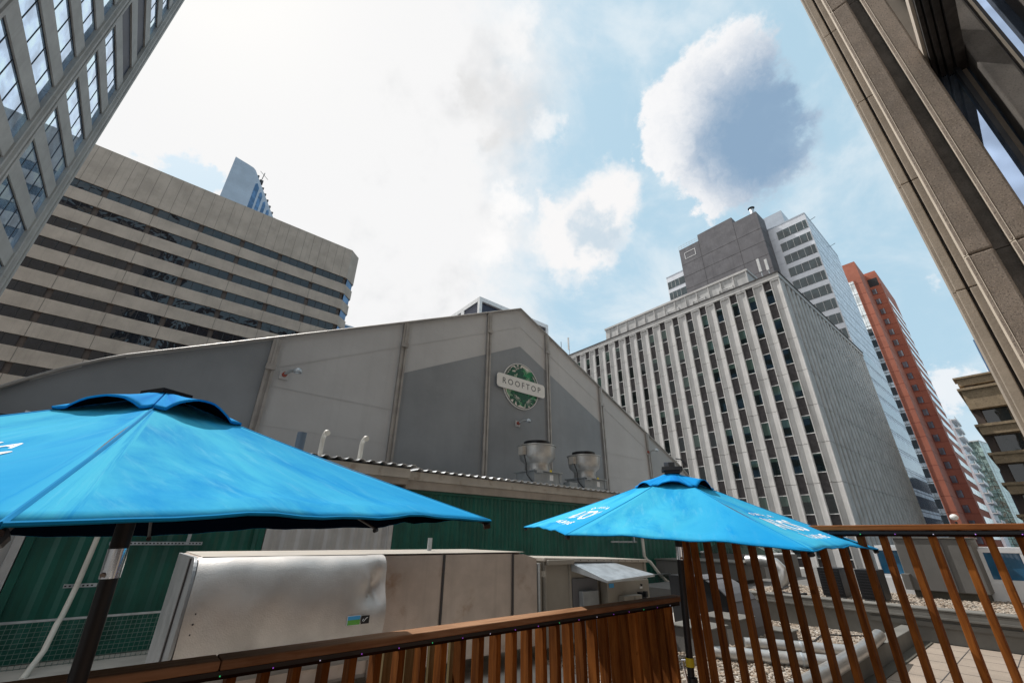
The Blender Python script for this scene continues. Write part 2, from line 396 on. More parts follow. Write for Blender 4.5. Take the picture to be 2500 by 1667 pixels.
glass('curtain', (.66, .72, .82), metal=.15, rough=.25, wav=.0, grid=((0, 1.25, .16), (2, 3.52, .42), (2, 1.76, .20)), lcol=(.045, .055, .085))
glass('curtain_low', (.16, .19, .23), metal=.7, rough=.1, wav=.01, grid=((0, 1.25, .22),), lcol=(.01, .01, .015))
glass('mirror_col', (.78, .84, .84), metal=.85, rough=.1, wav=.01, grid=((2, 4.0, .22), (1, 2.0, .08)), lcol=(.08, .09, .09))
mat('glass_matte', (.05, .055, .08), .3, spec=.15)
glass('glass_dark', (.015, .022, .026), ior=1.7, wav=.02)
glass('glass_orange', (.20, .22, .25), metal=.3, ior=1.7, wav=.01)
glass('glass_green', (.30, .40, .36), metal=.75, rough=.05, wav=.10, wscale=.35, grid=((0, 1.8, .14), (1, 1.8, .14), (2, 1.9, .14)), lcol=(.02, .035, .03))
glass('glass_blue', (.10, .19, .33), metal=.45, wav=.02)
glass('glass_sky', (.03, .13, .24), ior=1.7, wav=.02)
glass('glass_near', (.50, .64, .88), metal=.93, rough=.02, wav=.0)
#@@PART2
# ================================================================== CITY GROUND
g = MB(); g.box(-1500, 1500, -1500, 1500, -26, -25.2); struct('ground', g, 'asphalt')
pr = MB(); pr.box(-40, 38, -45, 60, -25.196, -1.72); struct('podium', pr, 'concrete_grey')
struct('roof_surface', B(-39.5, 12.1, -44, 59, -1.72, -1.70), 'roof_mem')

# ================================================================== LEFT TOWER (windows in bands, ribbed piers)
tw = root('office_tower', (-13.5, 49.1, -25.2), 'tall grey office tower at the left with double-ridged piers and mirror windows', 'office building')
u = 13.5
zt = 62.5; NF = int((zt+25)/(.2685*u))
B(-45, -13.5-.45, 8, 49.05, -25.2, zt).build('core_wall', 'concrete_pier', tw)
PIERS = [(0.6, .70), (1.305, 1.405), (2.01, 2.11), (2.775, 2.875), (3.50, 3.64)]
for a, b in PIERS:
    m_ = MB(); y0, y1 = a*u, b*u; w_ = y1-y0; xo = -13.5
    prof = [(-14.3, y0), (xo+.12, y0), (xo+.12, y0+w_*.16), (xo+.28, y0+w_*.20), (xo+.28, y0+w_*.40), (xo+.02, y0+w_*.44), (xo+.02, y0+w_*.54),
            (xo+.28, y0+w_*.58), (xo+.28, y0+w_*.80), (xo+.12, y0+w_*.84), (xo+.12, y1), (-14.3, y1)]
    zz = -25.0
    while zz < zt:
        m_.prism(prof, 2, zz+.012, min(zz+3.62*3, zt)-.012); zz += 3.62*3
    m_.build('pier', 'concrete_pier', tw)
zbase = 1.953*u-.2685*u*13
for k in range(0, 30):
    z0 = zbase+k*.2685*u
    if z0 > zt-3: break
    m_ = MB()
    for i in range(len(PIERS)-1):
        m_.box(-14.2, -13.5, PIERS[i][1]*u+.004, PIERS[i+1][0]*u-.004, z0, z0+.105*u)
    m_.build('spandrel', 'concrete_pier', tw)
    for i in range(len(PIERS)-1):
        if i == 0: continue
        y0, y1 = PIERS[i][1]*u+.006, PIERS[i+1][0]*u-.006
        za, zb = z0+.105*u+.004, z0+.2685*u-.004
        vis = za > 8
        lou = 13+4 <= k <= 13+5 and i == 3
        gm = 'glass_louver' if lou else 'glass_tower'
        if not vis: continue
        w = B(-13.68, -13.64, y0, y1, za, zb).build('window', gm, tw)
        if not lou:
            mu = MB(); n = 5
            for j in range(1, n): yy = y0+(y1-y0)*j/n; mu.box(-13.638, -13.61, yy-.022, yy+.022, za, zb)
            mu.box(-13.638, -13.61, y0, y1, za, za+.05); mu.box(-13.638, -13.61, y0, y1, zb-.05, zb)
            mu.build('mullion', 'dark_frame', w)

# ================================================================== UNSEEN BLOCKS ADDED BEHIND THE VIEWER TO CUT SKY LIGHT AND DARKEN REFLECTIONS
for x0, x1, zt_, lab in ((-75, -20, 128, 'unseen brown tower added behind the viewer, mirrored in the left windows of the tan office block'), (-12, 62, 92, 'unseen brown block added behind the viewer, mirrored in the middle windows of the tan office block')):
    ob = root('office_block', ((x0+x1)/2, -70, -25.2), lab, 'office building')
    B(x0, x1, -90, -60, -25.2, zt_).build('wall', 'brown_panel', ob)
    for k in range(int((zt_+20)/3.9)): B(x0+1, x1-1, -59.99, -59.9, zt_-2.2-3.9*k-1.9, zt_-2.2-3.9*k).build('window_band', 'glass_dark', ob)
# ================================================================== BAND BUILDING
bb = root('office_block', (-10, 81, -25.2), 'tan concrete office block with long dark window bands behind the grey tent hall', 'office building')
D = 81; top = .7105*D; xl = -42; xr = 20.75; cx, cy = 22.9, 82.9
outl = lambda o: [(xl, D-o), (xr+o*.4, D-o), (cx+o, cy-o*.4), (cx+o, 118), (xl, 118)]
def band(z0, z1, o, name, m): return MB().prism(outl(o), 2, z0, z1).build(name, m, bb)
band(-25.2, top-1.0, -.35, 'core_wall', 'brown_panel')
W0, PIT, WH = .6195*D, .0464*D, .0203*D
band(W0, top, 0.0, 'parapet', 'concrete_tan')
jt = MB()
for j in range(-26, 13):
    x = 1.33+1.624*j
    if xl < x < xr: jt.box(x-.022, x+.022, D-.012, D+.05, W0+.02, top-.02)
jt.build('joint', 'joint_soft', bb)
pill = [1.2-6.45*k for k in range(1, 7)][::-1]+[1.2, 7.7, 14.2, 20.45]
for k in range(0, 14):
    zt_ = W0-k*PIT; zb_ = zt_-WH; z2 = W0-(k+1)*PIT
    band(z2, zb_, 0.0, 'spandrel', 'concrete_tan')
    j2 = MB()
    for p in pill[:-1]: j2.box(p-.04, p+.04, D-.012, D+.05, z2+.02, zb_-.02)
    j2.build('joint', 'joint_soft', bb)
    if k > 8: continue
    for i in range(len(pill)-1):
        a, b_ = pill[i]+.36, pill[i+1]-.36
        if b_ > xr-.3: b_ = xr-.62
        w = B(a, b_, D+.16, D+.2, zb_+.02, zt_-.02).build('window', 'glass_band', bb)
        mu = MB()
        for j in range(1, 4): x = a+(b_-a)*j/4; mu.box(x-.045, x+.045, D+.10, D+.158, zb_+.02, zt_-.02)
        mu.build('mullion', 'dark_frame', w)
    w = MB().prism([(xr+.25, D+.30), (cx-.25, cy-.02+.02), (cx-.3, cy+.03), (xr+.2, D+.35)], 2, zb_+.02, zt_-.02).build('window', 'glass_blue', bb)

# ================================================================== BLUE SLOPED TOWER
bt = root('skyscraper', (0, 170, -25.2), 'blue panelled skyscraper with slanted top rising behind the tan office block', 'office building')
Q = 170
ps = [(-.056, .837), (-.040, .834), (-.028, .832), (-.015, .829), (-.009, .824), (-.004, .815), (.056, .712), (.15, .55), (.15, -.1), (-.0565, -.1)]
MB().prism([(a*Q, b*Q) for a, b in ps], 1, Q, Q+28).build('tower_body', 'blue_tower', bt)
jt = MB()
for j in range(1, 14):
    x = -.056*Q+j*.72*1.0
    if x < -1: jt.box(x-.03, x+.03, Q-.02, Q+.1, 90, .822*Q)
for j in range(0, 15): jt.box(-.056*Q, min(-.01*Q, 3), Q-.02, Q+.1, .70*Q+j*1.5, .70*Q+j*1.5+.06)
jt.build('joint', 'grey_panel', bt)
for x0, x1, z1 in ((-.0005, .0095, .789), (.0135, .0215, .768), (.0265, .0335, .746), (.0385, .0455, .727)):
    MB().prism([(x0*Q, .60*Q), (x1*Q, .60*Q), (x1*Q, (z1-.012)*Q), ((x0+.004)*Q, z1*Q), (x0*Q, (z1-.004)*Q)], 1, Q-.05, Q+.2).build('window', 'glass_blue', bt)
eq = MB(); eq.box(-.031*Q, -.022*Q, Q+2, Q+5, .83*Q, .84*Q)
for j in range(8): t = j/7; eq.box((-.003+.06*t)*Q+.2, (-.003+.06*t)*Q+.9, Q+1, Q+2, (.813-.103*t)*Q, (.813-.103*t)*Q+.9)
eq.build('roof_equipment', 'dark_frame', bt)
an = root('roof_antenna', (1.6, Q+2, .806*Q), 'thin cross-armed antenna on the slanted edge of the blue skyscraper', 'antenna')
MB().tube([(1.4, Q+2, .805*Q), (1.8, Q+2, .838*Q)], .14, 6).build('mast', 'dark_frame', an)
MB().tube([(.1, Q+2, .838*Q), (3.6, Q+2, .822*Q)], .1, 6).build('crossarm', 'dark_frame', an)
B(.8, 2.3, Q+1.5, Q+3, .802*Q, .811*Q).build('base', 'dark_frame', an)

# ================================================================== SMALL BLUE BLOCK, CENTRAL PLANAR BLOCK
sb = root('office_block', (44, 130, -25.2), 'low blue glass block just right of the tan office block, above the tent roof', 'office building')
B(30, 60, 130, 150, -25.2, .4835*130).build('wall', 'glass_blue', sb)
B(29.8, 60.2, 129.8, 150.2, .4835*130, .4835*130+.5).build('parapet', 'grey_panel', sb)
B(45.3, 46.2, 129.9, 131, .4835*130+.5, .4835*130+1.4).build('roof_vent', 'dark_frame', sb)
D2 = 110
cb = root('office_block', (90, D2, -25.2), 'pale concrete block with big glass bays peeking over the tent ridge', 'office building')
X0, X1, Y0, Y1, ZT = .688*D2, 1.011*D2, D2, 1.208*D2, .7365*D2
B(X0+1.3, X1-1.3, Y0+1.3, Y1-1.3, -25.2, ZT-1.8).build('core_wall', 'glass_dark', cb)
fr = MB(); fr.box(X0, X1, Y0, Y1, ZT-1.7, ZT)
for k in range(1, 8): fr.box(X0, X1, Y0, Y1, ZT-1.7-k*12.2-2.2, ZT-1.7-k*12.2)
for j, w in ((0, 1.2), (.5, 1.0), (1, 1.2)):
    x = X0+(X1-X0)*j; fr.box(x-(w if j else 0), x+(w if j < 1 else 0), Y0+.004, Y0+1.2, -25, ZT-1.7)
    if j:
        y = Y0+(Y1-Y0)*j; fr.box(X0+.006, X0+1.2, y-w, y+(w if j < 1 else 0), -25, ZT-1.7)
fr.build('concrete_frame', 'white_sill', cb)
for j in (0, 1):
    a = X0+(X1-X0)*.5*j+1.2; b_ = X0+(X1-X0)*.5*(j+1)-1.2
    B(a, b_, Y0+.9, Y0+1.0, ZT-12, ZT-1.75).build('window', 'glass_matte', cb)
    a = Y0+(Y1-Y0)*.5*j+1.2; b_ = Y0+(Y1-Y0)*.5*(j+1)-1.2
    B(X0+.35, X0+.45, a, b_, ZT-12, ZT-1.75).build('window', 'glass_matte', cb)

# ================================================================== RIBBED BUILDING
rb = root('office_building', (68, 30, -25.2), 'pale office building with tall white concrete ribs and a ribbed grey side wall', 'office building')
cX = 50.0; ZR = .5715*cX; YC = .2275*cX; YE = 50.0; XE = 86.0; FP = .0755*cX
B(cX+.9, XE-.3, YC+.5, YE, -25.2, ZR-.5).build('core_wall', 'spandrel_dark', rb)
B(cX-.05, XE+.05, YC-.05, YE, ZR-.62, ZR).build('parapet', 'rib_concrete', rb)
B(cX-.13, XE+.1, YC-.13, YE, ZR, ZR+.14).build('coping', 'spandrel_dark', rb)
ribs = [YC]+[(.248+.0397*k)*cX+(.0) for k in range(0, 20)]
RW = .0235*cX; RP = .0397*cX
starts = []       # (y_low, y_high) of every rib
starts.append((YC, .248*cX))
for k in range(1, 20): starts.append((.248*cX+RP*k-RW, .248*cX+RP*k))
for a, b_ in starts:
    mm = MB(); w_ = b_-a; zt2 = ZR-.625; z = zt2; first = True
    lip = .09
    prof = [(cX+.9, a), (cX-.02, a), (cX-.02, a+lip), (cX+.10, a+lip+.05), (cX+.14, (a+b_)/2), (cX+.10, b_-lip-.05), (cX-.02, b_-lip), (cX-.02, b_), (cX+.9, b_)]
    mm.box(cX-.018, cX+.3, a+.01, b_-.01, zt2-.22, zt2-.004)
    zj = .479*cX
    cuts = [zt2-.224]+[zj-FP*i for i in range(0, 16) if zj-FP*i > -25]+[-25.1]
    for i in range(len(cuts)-1): mm.prism(prof, 2, cuts[i+1]+.02, cuts[i]-.02)
    mm.build('rib', 'rib_concrete', rb)
# window bays between ribs: spandrel wall with light sills, one glass pane per storey
nwin = 0; extra = MB(); exf = MB()
for k in range(len(starts)-1):
    a = starts[k][1]+.003; b_ = starts[k+1][0]-.003
    B(cX+.22, cX+.6, a, b_, -25, ZR-.63).build('bay_panel', 'spandrel_dark', rb)
    for j in range(0, 14):
        zt2 = .535*cX-FP*j; zb2 = zt2-.036*cX
        if zb2 < -24: continue
        if zt2 > -2 and nwin < 100 and j < (9 if k < 8 else 6 if k < 12 else 4):
            w = B(cX+.15, cX+.217, a, b_, zb2+.04, zt2-.04).build('window', 'glass_rib', rb); nwin += 1
            MB().ring(cX+.11, cX+.217, a, b_, zb2-.04, zt2+.04, .03, .077).build('frame', 'white_sill', w)
        else:
            extra.box(cX+.15, cX+.217, a, b_, zb2+.04, zt2-.04); exf.box(cX+.11, cX+.217, a, b_, zt2-.037, zt2+.04); exf.box(cX+.11, cX+.217, a, b_, zb2-.04, zb2+.037)
tag(extra.build('window', 'glass_rib', rb), None, None, kind='stuff')
tag(exf.build('window_frame', 'white_sill', rb), None, None, kind='stuff')
sd = MB(); x = cX+.9; zt2 = ZR-.625
cuts = [zt2-.01]+[.479*cX-FP*i for i in range(0, 13)]+[-25]
while x < XE-.3:
    for i in range(len(cuts)-1):
        sd.prism([(x, YC+.45), (x, YC+.08), (x+.12, YC), (x+.72, YC), (x+.84, YC+.08), (x+.84, YC+.45)], 2, cuts[i+1]+.025, cuts[i]-.025)
    x += 1.62
sd.box(cX+.9, XE-.3, YC+.38, YC+.55, -25, zt2-.02)
sd.build('ribbed_side_wall', 'rib_side', rb)
ph = MB(); PX = 52.2
ph.box(PX, 70, .303*cX, .747*cX*1.02, ZR+.1, .6035*PX+.2)
ph.build('rooftop_penthouse', 'rib_side', rb)
pt = MB(); pt.box(PX-.15, 70.1, .303*cX-.15, .762*cX+.1, .6035*PX+.2, .6035*PX+.5)
for i in range(0, 14):
    y = .303*cX+i*1.7; pt.box(PX-.12, PX, y, y+.12, ZR+.15, .6035*PX+.2)
pt.build('rooftop_trim', 'rib_concrete', rb)
for i, y in enumerate((.345, .42, .50)):
    lv = MB(); y0 = y*cX
    for s_ in range(7): lv.box(PX-.10, PX-.02, y0, y0+1.7, ZR+.45+s_*.22, ZR+.45+s_*.22+.10)
    lv.box(PX-.16, PX-.02, y0-.08, y0, ZR+.4, ZR+2.0); lv.box(PX-.16, PX-.02, y0+1.7, y0+1.78, ZR+.4, ZR+2.0)
    lv.build('louvre', 'white_sill', rb)
def panel_antenna(x, y, z, h, label, grp=None):
    a = root('cell_antenna', (x, y, z), label, 'antenna', grp)
    MB().tube([(x, y, z), (x, y, z+h)], .05, 6).build('mast', 'galv', a)
    B(x-.22, x-.08, y-.14, y+.14, z+h*.35, z+h).build('antenna_panel', 'white_sill', a)
    return a
panel_antenna(cX+.5, YC+.9, ZR+.1, 2.4, 'white panel antenna standing at the corner of the ribbed building roof', 'rooftop antennas')
panel_antenna(cX+.5, YC+1.7, ZR+.1, 2.9, 'taller panel antenna second from the corner of the ribbed roof', 'rooftop antennas')
panel_antenna(cX+.5, 44.9, ZR+.1, 3.6, 'panel antenna at the far left end of the ribbed building roof', 'rooftop antennas')
wa = root('whip_antenna', (cX+.5, 46.8, ZR+.1), 'thin dark rod antenna left of the panel antenna on the ribbed roof', 'antenna', 'rooftop antennas')
MB().tube([(cX+.5, 46.8, ZR), (cX+.5, 46.8, ZR+3.6)], .05, 6).build('rod', 'dark_frame', wa)

# ================================================================== WHITE TOWER WITH DARK CONCRETE CORE
wt = root('office_tower', (112, 30, -25.2), 'stepped white tower with ribbon windows and a dark concrete stair core', 'office building')
B(100, 125, 14.05, 49.8, -25.2, 69).build('wall', 'white_panel', wt)
B(99.95, 125.05, 14.0, 49.85, 69, 69.35).build('coping', 'grey_panel', wt)
B(104, 124, 18.9, 46.0, 69.35, 75.8).build('rooftop_penthouse', 'grey_panel', wt)
MB().prism([(14.047, -25), (14.047, 68.9), (14.04, 68.9), (14.04, -25)], 0, 100.3, 125).build('curtain_wall', 'curtain', wt)
B(109, 112, 18.8, 18.88, 70.5, 74).build('louvre', 'black', wt)
for k in range(20):
    z1 = 67.4-3.52*k; z0 = z1-2.25
    w = B(99.93, 99.99, 14.2, 20.5, z0, z1).build('window', 'glass_white', wt)
    mu = MB()
    for y in (14.2, 15.0, 16.35, 17.75, 19.1, 20.44): mu.box(99.88, 99.925, y, y+.06, z0, z1)
    mu.build('mullion', 'white_sill', w)
    if k < 6:
        w = B(99.93, 99.99, 44.0, 49.6, z0, z1).build('window', 'glass_white', wt); mu = MB()
        for y in (46.1, 47.3, 48.5): mu.box(99.88, 99.925, y, y+.06, z0, z1)
        mu.build('mullion', 'white_sill', w)
    if k > 8:
        B(100.4, 124.9, 14.0, 14.036, z0, z1).build('window_band', 'curtain_low', wt)
jt = MB()
for k in range(20): jt.box(99.985, 99.998, 20.6, 23, 65.7-3.52*k, 65.76-3.52*k)
jt.build('joint', 'grey_panel', wt)
dk = MB(); c1 = 95.0
dk.prism([(.2325*c1, -25), (.2325*c1, .761*c1), (.291*c1, .761*c1), (.291*c1, .7805*c1), (.3865*c1, .7805*c1), (.3865*c1, .7605*c1), (.4455*c1, .7605*c1), (.4455*c1, -25)][::-1], 0, c1, 100.02)
dk.build('stair_core', 'dark_concrete', wt)
jt = MB()
for k in range(16):
    z = .707*c1-3.75*k
    jt.box(c1-.012, c1+.05, .2325*c1+.02, .4455*c1-.02, z-.05, z+.05); jt.box(c1+.02, 99.9, .2325*c1-.012, .2325*c1+.05, z-.05, z+.05)
for y in (.291, .3865): jt.box(c1-.011, c1+.05, y*c1-.04, y*c1+.04, -20, .7605*c1-.1)
jt.build('joint', 'joint', wt)
vf = MB()
for a, b_, c_, d_ in ((.40, .432, .742, .7435), (.40, .432, .722, .7235)): vf.box(c1-.06, c1-.01, a*c1, b_*c1, c_*c1, d_*c1)
for a in (.40, .4305): vf.box(c1-.06, c1-.01, a*c1, (a+.0015)*c1, .7236*c1, .7419*c1)
vf.build('vent_frame', 'white_sill', wt)
gr = MB()
for i in range(8): y = (.388+i*.0082)*c1; gr.box(c1+.1, c1+.16, y, y+.06, .7605*c1, .7605*c1+1.3)
for zz in (.6, 1.25): gr.box(c1+.1, c1+.16, .388*c1, .4455*c1, .7605*c1+zz, .7605*c1+zz+.05)
gr.build('guard_rail', 'galv', wt)
ch = root('flue', (c1+1, .243*c1, .761*c1), 'small metal flue with a flat cap on top of the dark stair core', 'flue')
MB().lathe(c1+1, .243*c1, [(.5, .761*c1), (.5, .761*c1+1.9), (.42, .761*c1+2.0)], 14).build('pipe', 'galv', ch, smooth=True)
MB().lathe(c1+1, .243*c1, [(.70, .761*c1+2.1), (.78, .761*c1+2.2), (.45, .761*c1+2.45)], 14).build('cap', 'dark_frame', ch)
for i, x in enumerate((104, 119)):
    rd = MB().tube([(x, 14.1, 69.3), (x, 12.9, 69.6)], .06, 5).build('roof_davit', 'dark_frame')
    tag(rd, ('roof davit rod nearer the corner of the white tower', 'roof davit rod farther along the white tower edge')[i], 'davit', 'davits on the white tower')

# ================================================================== ORANGE TOWER
ot = root('office_tower', (190, 18, -25.2), 'tall orange red brick tower with small square windows behind the white tower', 'office building')
XA, XB = 165.0, 178.4; ZO = 87.0
B(XA, XB+6, 15.0, 30, -25.2, ZO).build('front_wall', 'orange_brick', ot)
B(XB, 208, 11.8, 28, -25.2, ZO-.02).build('rear_wall', 'orange_brick', ot)
MB().prism([(XB+.5, 79), (208, 79), (203, 84), (196, ZO+1.5), (XB+.5, ZO+1.0)], 1, 12.0, 26).build('sloped_top', 'orange_brick', ot)
MB().box(XA-.08, XA-.02, 17.2, 22, -25, 80).build('mirror_strip', 'mirror_col', ot)
B(XA-.25, XA-.09, 17.0, 17.2, -25, 80.2).build('trim', 'orange_brick', ot)
for k in range(22):
    z = 62-3.96*k
    if z < -6: break
    B(XA-.14, XA-.085, 17.3, 21.5, z-2.4, z).build('window', 'glass_dark', ot)
jt = MB()
for k in range(22):
    z = .446*XB-1.0-3.96*k; jt.box(XA-.012, XA+.05, 15.02, 17.0, z-.06, z+.06); jt.box(XB-.012, XB+.05, 11.82, 14.98, z-.06, z+.06)
    jt.box(XA+.05, XB-.02, 14.988, 15.05, z-.06, z+.06)
jt.build('joint', 'orange_joint', ot)
MB().box(XB-.02, XB+.1, 12.25, 14.9, .459*XB, .4765*XB).build('louvre', 'black', ot)
for k in range(21):
    z = .453*XB-3.96*k
    if z < 0: break
    rv = MB(); rv.box(XB-.02, XB+.03, 13.45, 15.0-.05, z-2.05, z+.08)
    rv.build('reveal', 'orange_joint', ot)
    B(XB-.06, XB-.025, 13.6, 14.75, z-1.9, z).build('window', 'glass_orange', ot)
for k in range(20):
    z = 78-3.96*k
    if z < 0: break
    w = B(XB+3.5, 207.5, 11.70, 11.78, z-1.9, z).build('window_band', 'mirror_col', ot)

# ================================================================== FAR TOWERS ON THE RIGHT
bl = root('apartment_tower', (235, 14, -25.2), 'slim white apartment tower with stacked balconies beside the orange tower', 'apartment building')
B(230, 250, .0535*230, .0535*230+8, -25.2, .187*230).build('wall', 'white_panel', bl)
for k in range(12):
    z = .185*230-3.3*k
    mb = MB(); mb.box(229, 246, .0535*230-1.4, .0535*230, z-.25, z); mb.box(229, 246, .0535*230-1.4, .0535*230-1.3, z, z+1.0)
    mb.build('balcony', 'white_sill', bl)
gg = root('glass_tower', (275, 10, -25.2), 'green glass tower with rippled reflections at the far end of the street', 'office building')
MB().prism([(260, .052*262), (260, .0335*262), (271, .0262*262), (285, .0262*262), (285, .052*262)], 2, -25.2, .146*262).build('curtain_wall', 'glass_green', gg)
MB().prism([(259.8, .0525*262), (259.8, .0333*262), (271, .0258*262), (285.2, .0258*262), (285.2, .0525*262)], 2, .146*262, .1475*262).build('coping', 'white_sill', gg)
wl = root('glass_tower', (255, 6, -25.2), 'low blue glass building half hidden behind the brown terrace building', 'office building')
MB().prism([(200, 5.3), (240, 6.0), (240, -6), (200, -6)], 2, -25.2, 20).build('curtain_wall', 'curtain', wl)
gs = root('glass_tower', (150, -12, -25.2), 'sliver of a blue glass tower showing beside the rough concrete piers', 'office building')
B(150, 170, -22, -.0128*150, -25.2, .309*150).build('curtain_wall', 'glass_blue', gs)

# ================================================================== BROWN TERRACE BUILDING
bw = root('office_building', (90, -6, -25.2), 'brown aggregate building with stacked terraces and dark windows at the right', 'office building')
E = 80.0
B(E+1.2, 110, -14, 1.3, -25.2, .196*E).build('core_wall', 'agg_smooth', bw)
B(E, 109, -14, .0275*E, .197*E, .2285*E).build('upper_wall', 'agg_brown', bw)
B(E-.25, 109.2, -14, .0275*E+.3, .2285*E, .2325*E).build('ledge', 'agg_brown', bw)
B(E, 82.2, -14, .0275*E, .2365*E, .2485*E).build('roof_screen', 'agg_brown', bw)
B(E-.2, 82.4, -14, .0275*E+.25, .2486*E, .2515*E).build('roof_screen_cap', 'agg_brown', bw)
for y in (1.3, -1.35): B(E+.2, E+.8, y-.5, y+.4, .2326*E, .2364*E).build('roof_post', 'brown_panel', bw)
for k in range(0, 5):
    z1 = .172*E-.0445*E*k; o = .25*k if k < 2 else .5
    B(E-.15, 109, -14, .0265*E, z1-.0165*E, z1-.004*E).build('spandrel', 'agg_brown', bw)
    B(E-.3, 109.2, -14, .0265*E+.3, z1-.004*E, z1).build('ledge', 'agg_brown', bw)
    zz0, zz1 = z1+.002, z1+.0265*E-.002
    for i, (a, b_) in enumerate(((1.2, -1.0), (-1.3, -3.6), (-3.9, -6.2))):
        B(E+1.0, E+1.1, b_, a, zz0, zz1).build('window', 'glass_dark', bw)
    B(E+.7, E+1.4, 1.3, 2.05, zz0, zz1).build('corner_post', 'brown_panel', bw)

# ================================================================== NEAR RIGHT BUILDING (rough concrete piers)
nr = root('office_building', (15, -6, -25.2), 'close rough aggregate building with tall stepped piers and mirrored glass at the right edge', 'office building')
ZN = 46
P_ = []     # front piers, split at the casting joints
def pier(name, x0, x1, y0, y1, m, cuts, bev=.03):
    mm = MB()
    for i in range(len(cuts)-1): mm.box(x0, x1, y0, y1, cuts[i]+.012, cuts[i+1]-.012)
    return mm.build(name, m, nr, bevel=bev)
J = [-25, -14.5, -4.0, .46*14, .46*14+10.6, ZN]
pier('pier', 14.0, 15.6, -.087*14, -.0515*14-.002, 'agg_near', J, .05)
def cham(y):
    mm = MB()
    for i in range(len(J)-1): mm.prism([(14.0, y-.07), (13.992, y-.07), (14.07, y+.012), (14.55, y+.012), (14.55, y), (14.07, y)], 2, J[i]+.012, J[i+1]-.012)
    return mm.build('pier_edge', 'agg_bright', nr)
cham(-.0515*14); cham(-.1075*14)
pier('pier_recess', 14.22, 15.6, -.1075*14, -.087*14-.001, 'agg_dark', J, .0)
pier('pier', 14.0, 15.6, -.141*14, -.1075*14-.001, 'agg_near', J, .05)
JS = [-25.0]+[.401*14.75+3.70*k for k in range(-7, 12)]
JS = sorted(j for j in JS if j < ZN)
pier('side_strip', 14.75, 17.5, -.0500*14.75, -.0385*14.75, 'agg_smooth', JS, .02)
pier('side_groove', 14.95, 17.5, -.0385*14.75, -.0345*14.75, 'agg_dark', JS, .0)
pier('side_strip', 14.75, 17.5, -.0345*14.75, -.0215*14.75, 'agg_smooth', JS, .02)
pier('side_edge', 14.85, 17.5, -.0215*14.75, -.0172*14.75, 'agg_smooth', JS, .0)
B(15.6, 30, -20, -.0516*14-.1, -25, ZN).build('core_wall', 'agg_smooth', nr)
# bay beyond the first pier: mirrored glass, mullions, soffit with beams
gl = B(14.9, 14.95, -8, -.141*14-.002, -25, ZN).build('window', 'glass_near', nr)
B(14.62, 14.895, -2.50, -2.40, -25, ZN).build('mullion', 'dark_frame', gl)
B(14.80, 14.895, -2.62, -2.50, -25, ZN).build('mullion', 'agg_smooth', gl)
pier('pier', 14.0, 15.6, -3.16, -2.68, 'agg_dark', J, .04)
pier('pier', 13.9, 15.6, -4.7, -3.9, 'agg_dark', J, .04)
B(14.75, 14.89, -3.50, -3.32, -25, ZN).build('mullion', 'dark_frame', gl)
B(14.6, 14.89, -3.40, -3.34, -25, ZN).build('mullion', 'agg_bright', gl)
sf = MB(); sf.box(8.0, 14.9, -2.66, -.141*14-.003, 12.95, 13.3); sf.build('soffit', 'soffit', nr)
B(14.84, 14.889, -2.40, -.141*14-.003, 12.96, 20).build('spandrel_panel', 'soffit', nr)
bmn = MB()
for y0, y1, dz in ((-2.13, -2.045, .0), (-2.26, -2.16, -.12), (-2.42, -2.29, -.22), (-2.66, -2.45, -.34)): bmn.box(8, 14.88, y0, y1, 12.75+dz, 12.945)
bmn.build('soffit_beam', 'soffit_dark', nr)
B(8, 14.88, -2.45, -2.26, 12.80, 12.94).build('soffit_gap', 'dark_frame', nr)
# ================================================================== TENT HALL
th = root('tent_hall', (12.14, 14, -1.7), 'large grey gabled tent hall with round leaf sign on its end wall', 'tent hall')
T = 14.0; TY = 44.0; TC = 12.14
def roofz(x):
    d = abs(x-TC)
    if d < 13.5: return 10.54-.477*d
    e = d-13.5; z = 10.54-.477*13.5
    return z-.56*e-.10*e*e
half = [(x, roofz(x)) for x in (TC, 18, 22, 25.6)]+[(25.6+.35*k, roofz(25.6+.35*k)) for k in range(1, 7)]
right = half+[(27.8, 1.2), (27.8, -1.7)]
left = [(2*TC-x, z) for x, z in right]
outline = left[::-1]+right[1:]
def wallpart(name, m, poly, y0=T, y1=T+.05): return MB().prism(poly, 1, y0, y1).build(name, m, th)
def clip(x0, x1, zb=-1.7):
    xs = sorted({x0, x1}|{p[0] for p in outline if x0 < p[0] < x1 and p[1] > 1.3})
    return [(x0, zb)]+[(x, roofz(x)-.02) for x in xs]+[(x1, zb)]
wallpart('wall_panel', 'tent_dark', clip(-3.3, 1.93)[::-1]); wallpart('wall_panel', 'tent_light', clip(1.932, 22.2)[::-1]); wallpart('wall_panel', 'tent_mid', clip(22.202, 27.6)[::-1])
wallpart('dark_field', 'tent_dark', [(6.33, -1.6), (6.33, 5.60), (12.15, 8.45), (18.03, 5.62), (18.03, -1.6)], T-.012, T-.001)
sm = MB()
for x0, x1, z in ((1.95, 6.2, 2.9), (18.2, 22, 2.9)):
    sm.box(x0, x1, T-.018, T-.013, z, z+.006)
for x, sgn in ((TC, -1), (TC, 1)): sm.prism([(TC, 9.5), (TC, 9.52), (TC+sgn*10, 4.74), (TC+sgn*10, 4.72)], 1, T-.018, T-.0125)
for z in (4.1, 0.7): sm.box(1.95, 6.3, T-.018, T-.013, z, z+.015); sm.box(18.1, 22, T-.018, T-.013, z, z+.015)
sm.build('seam', 'tent_light', th)
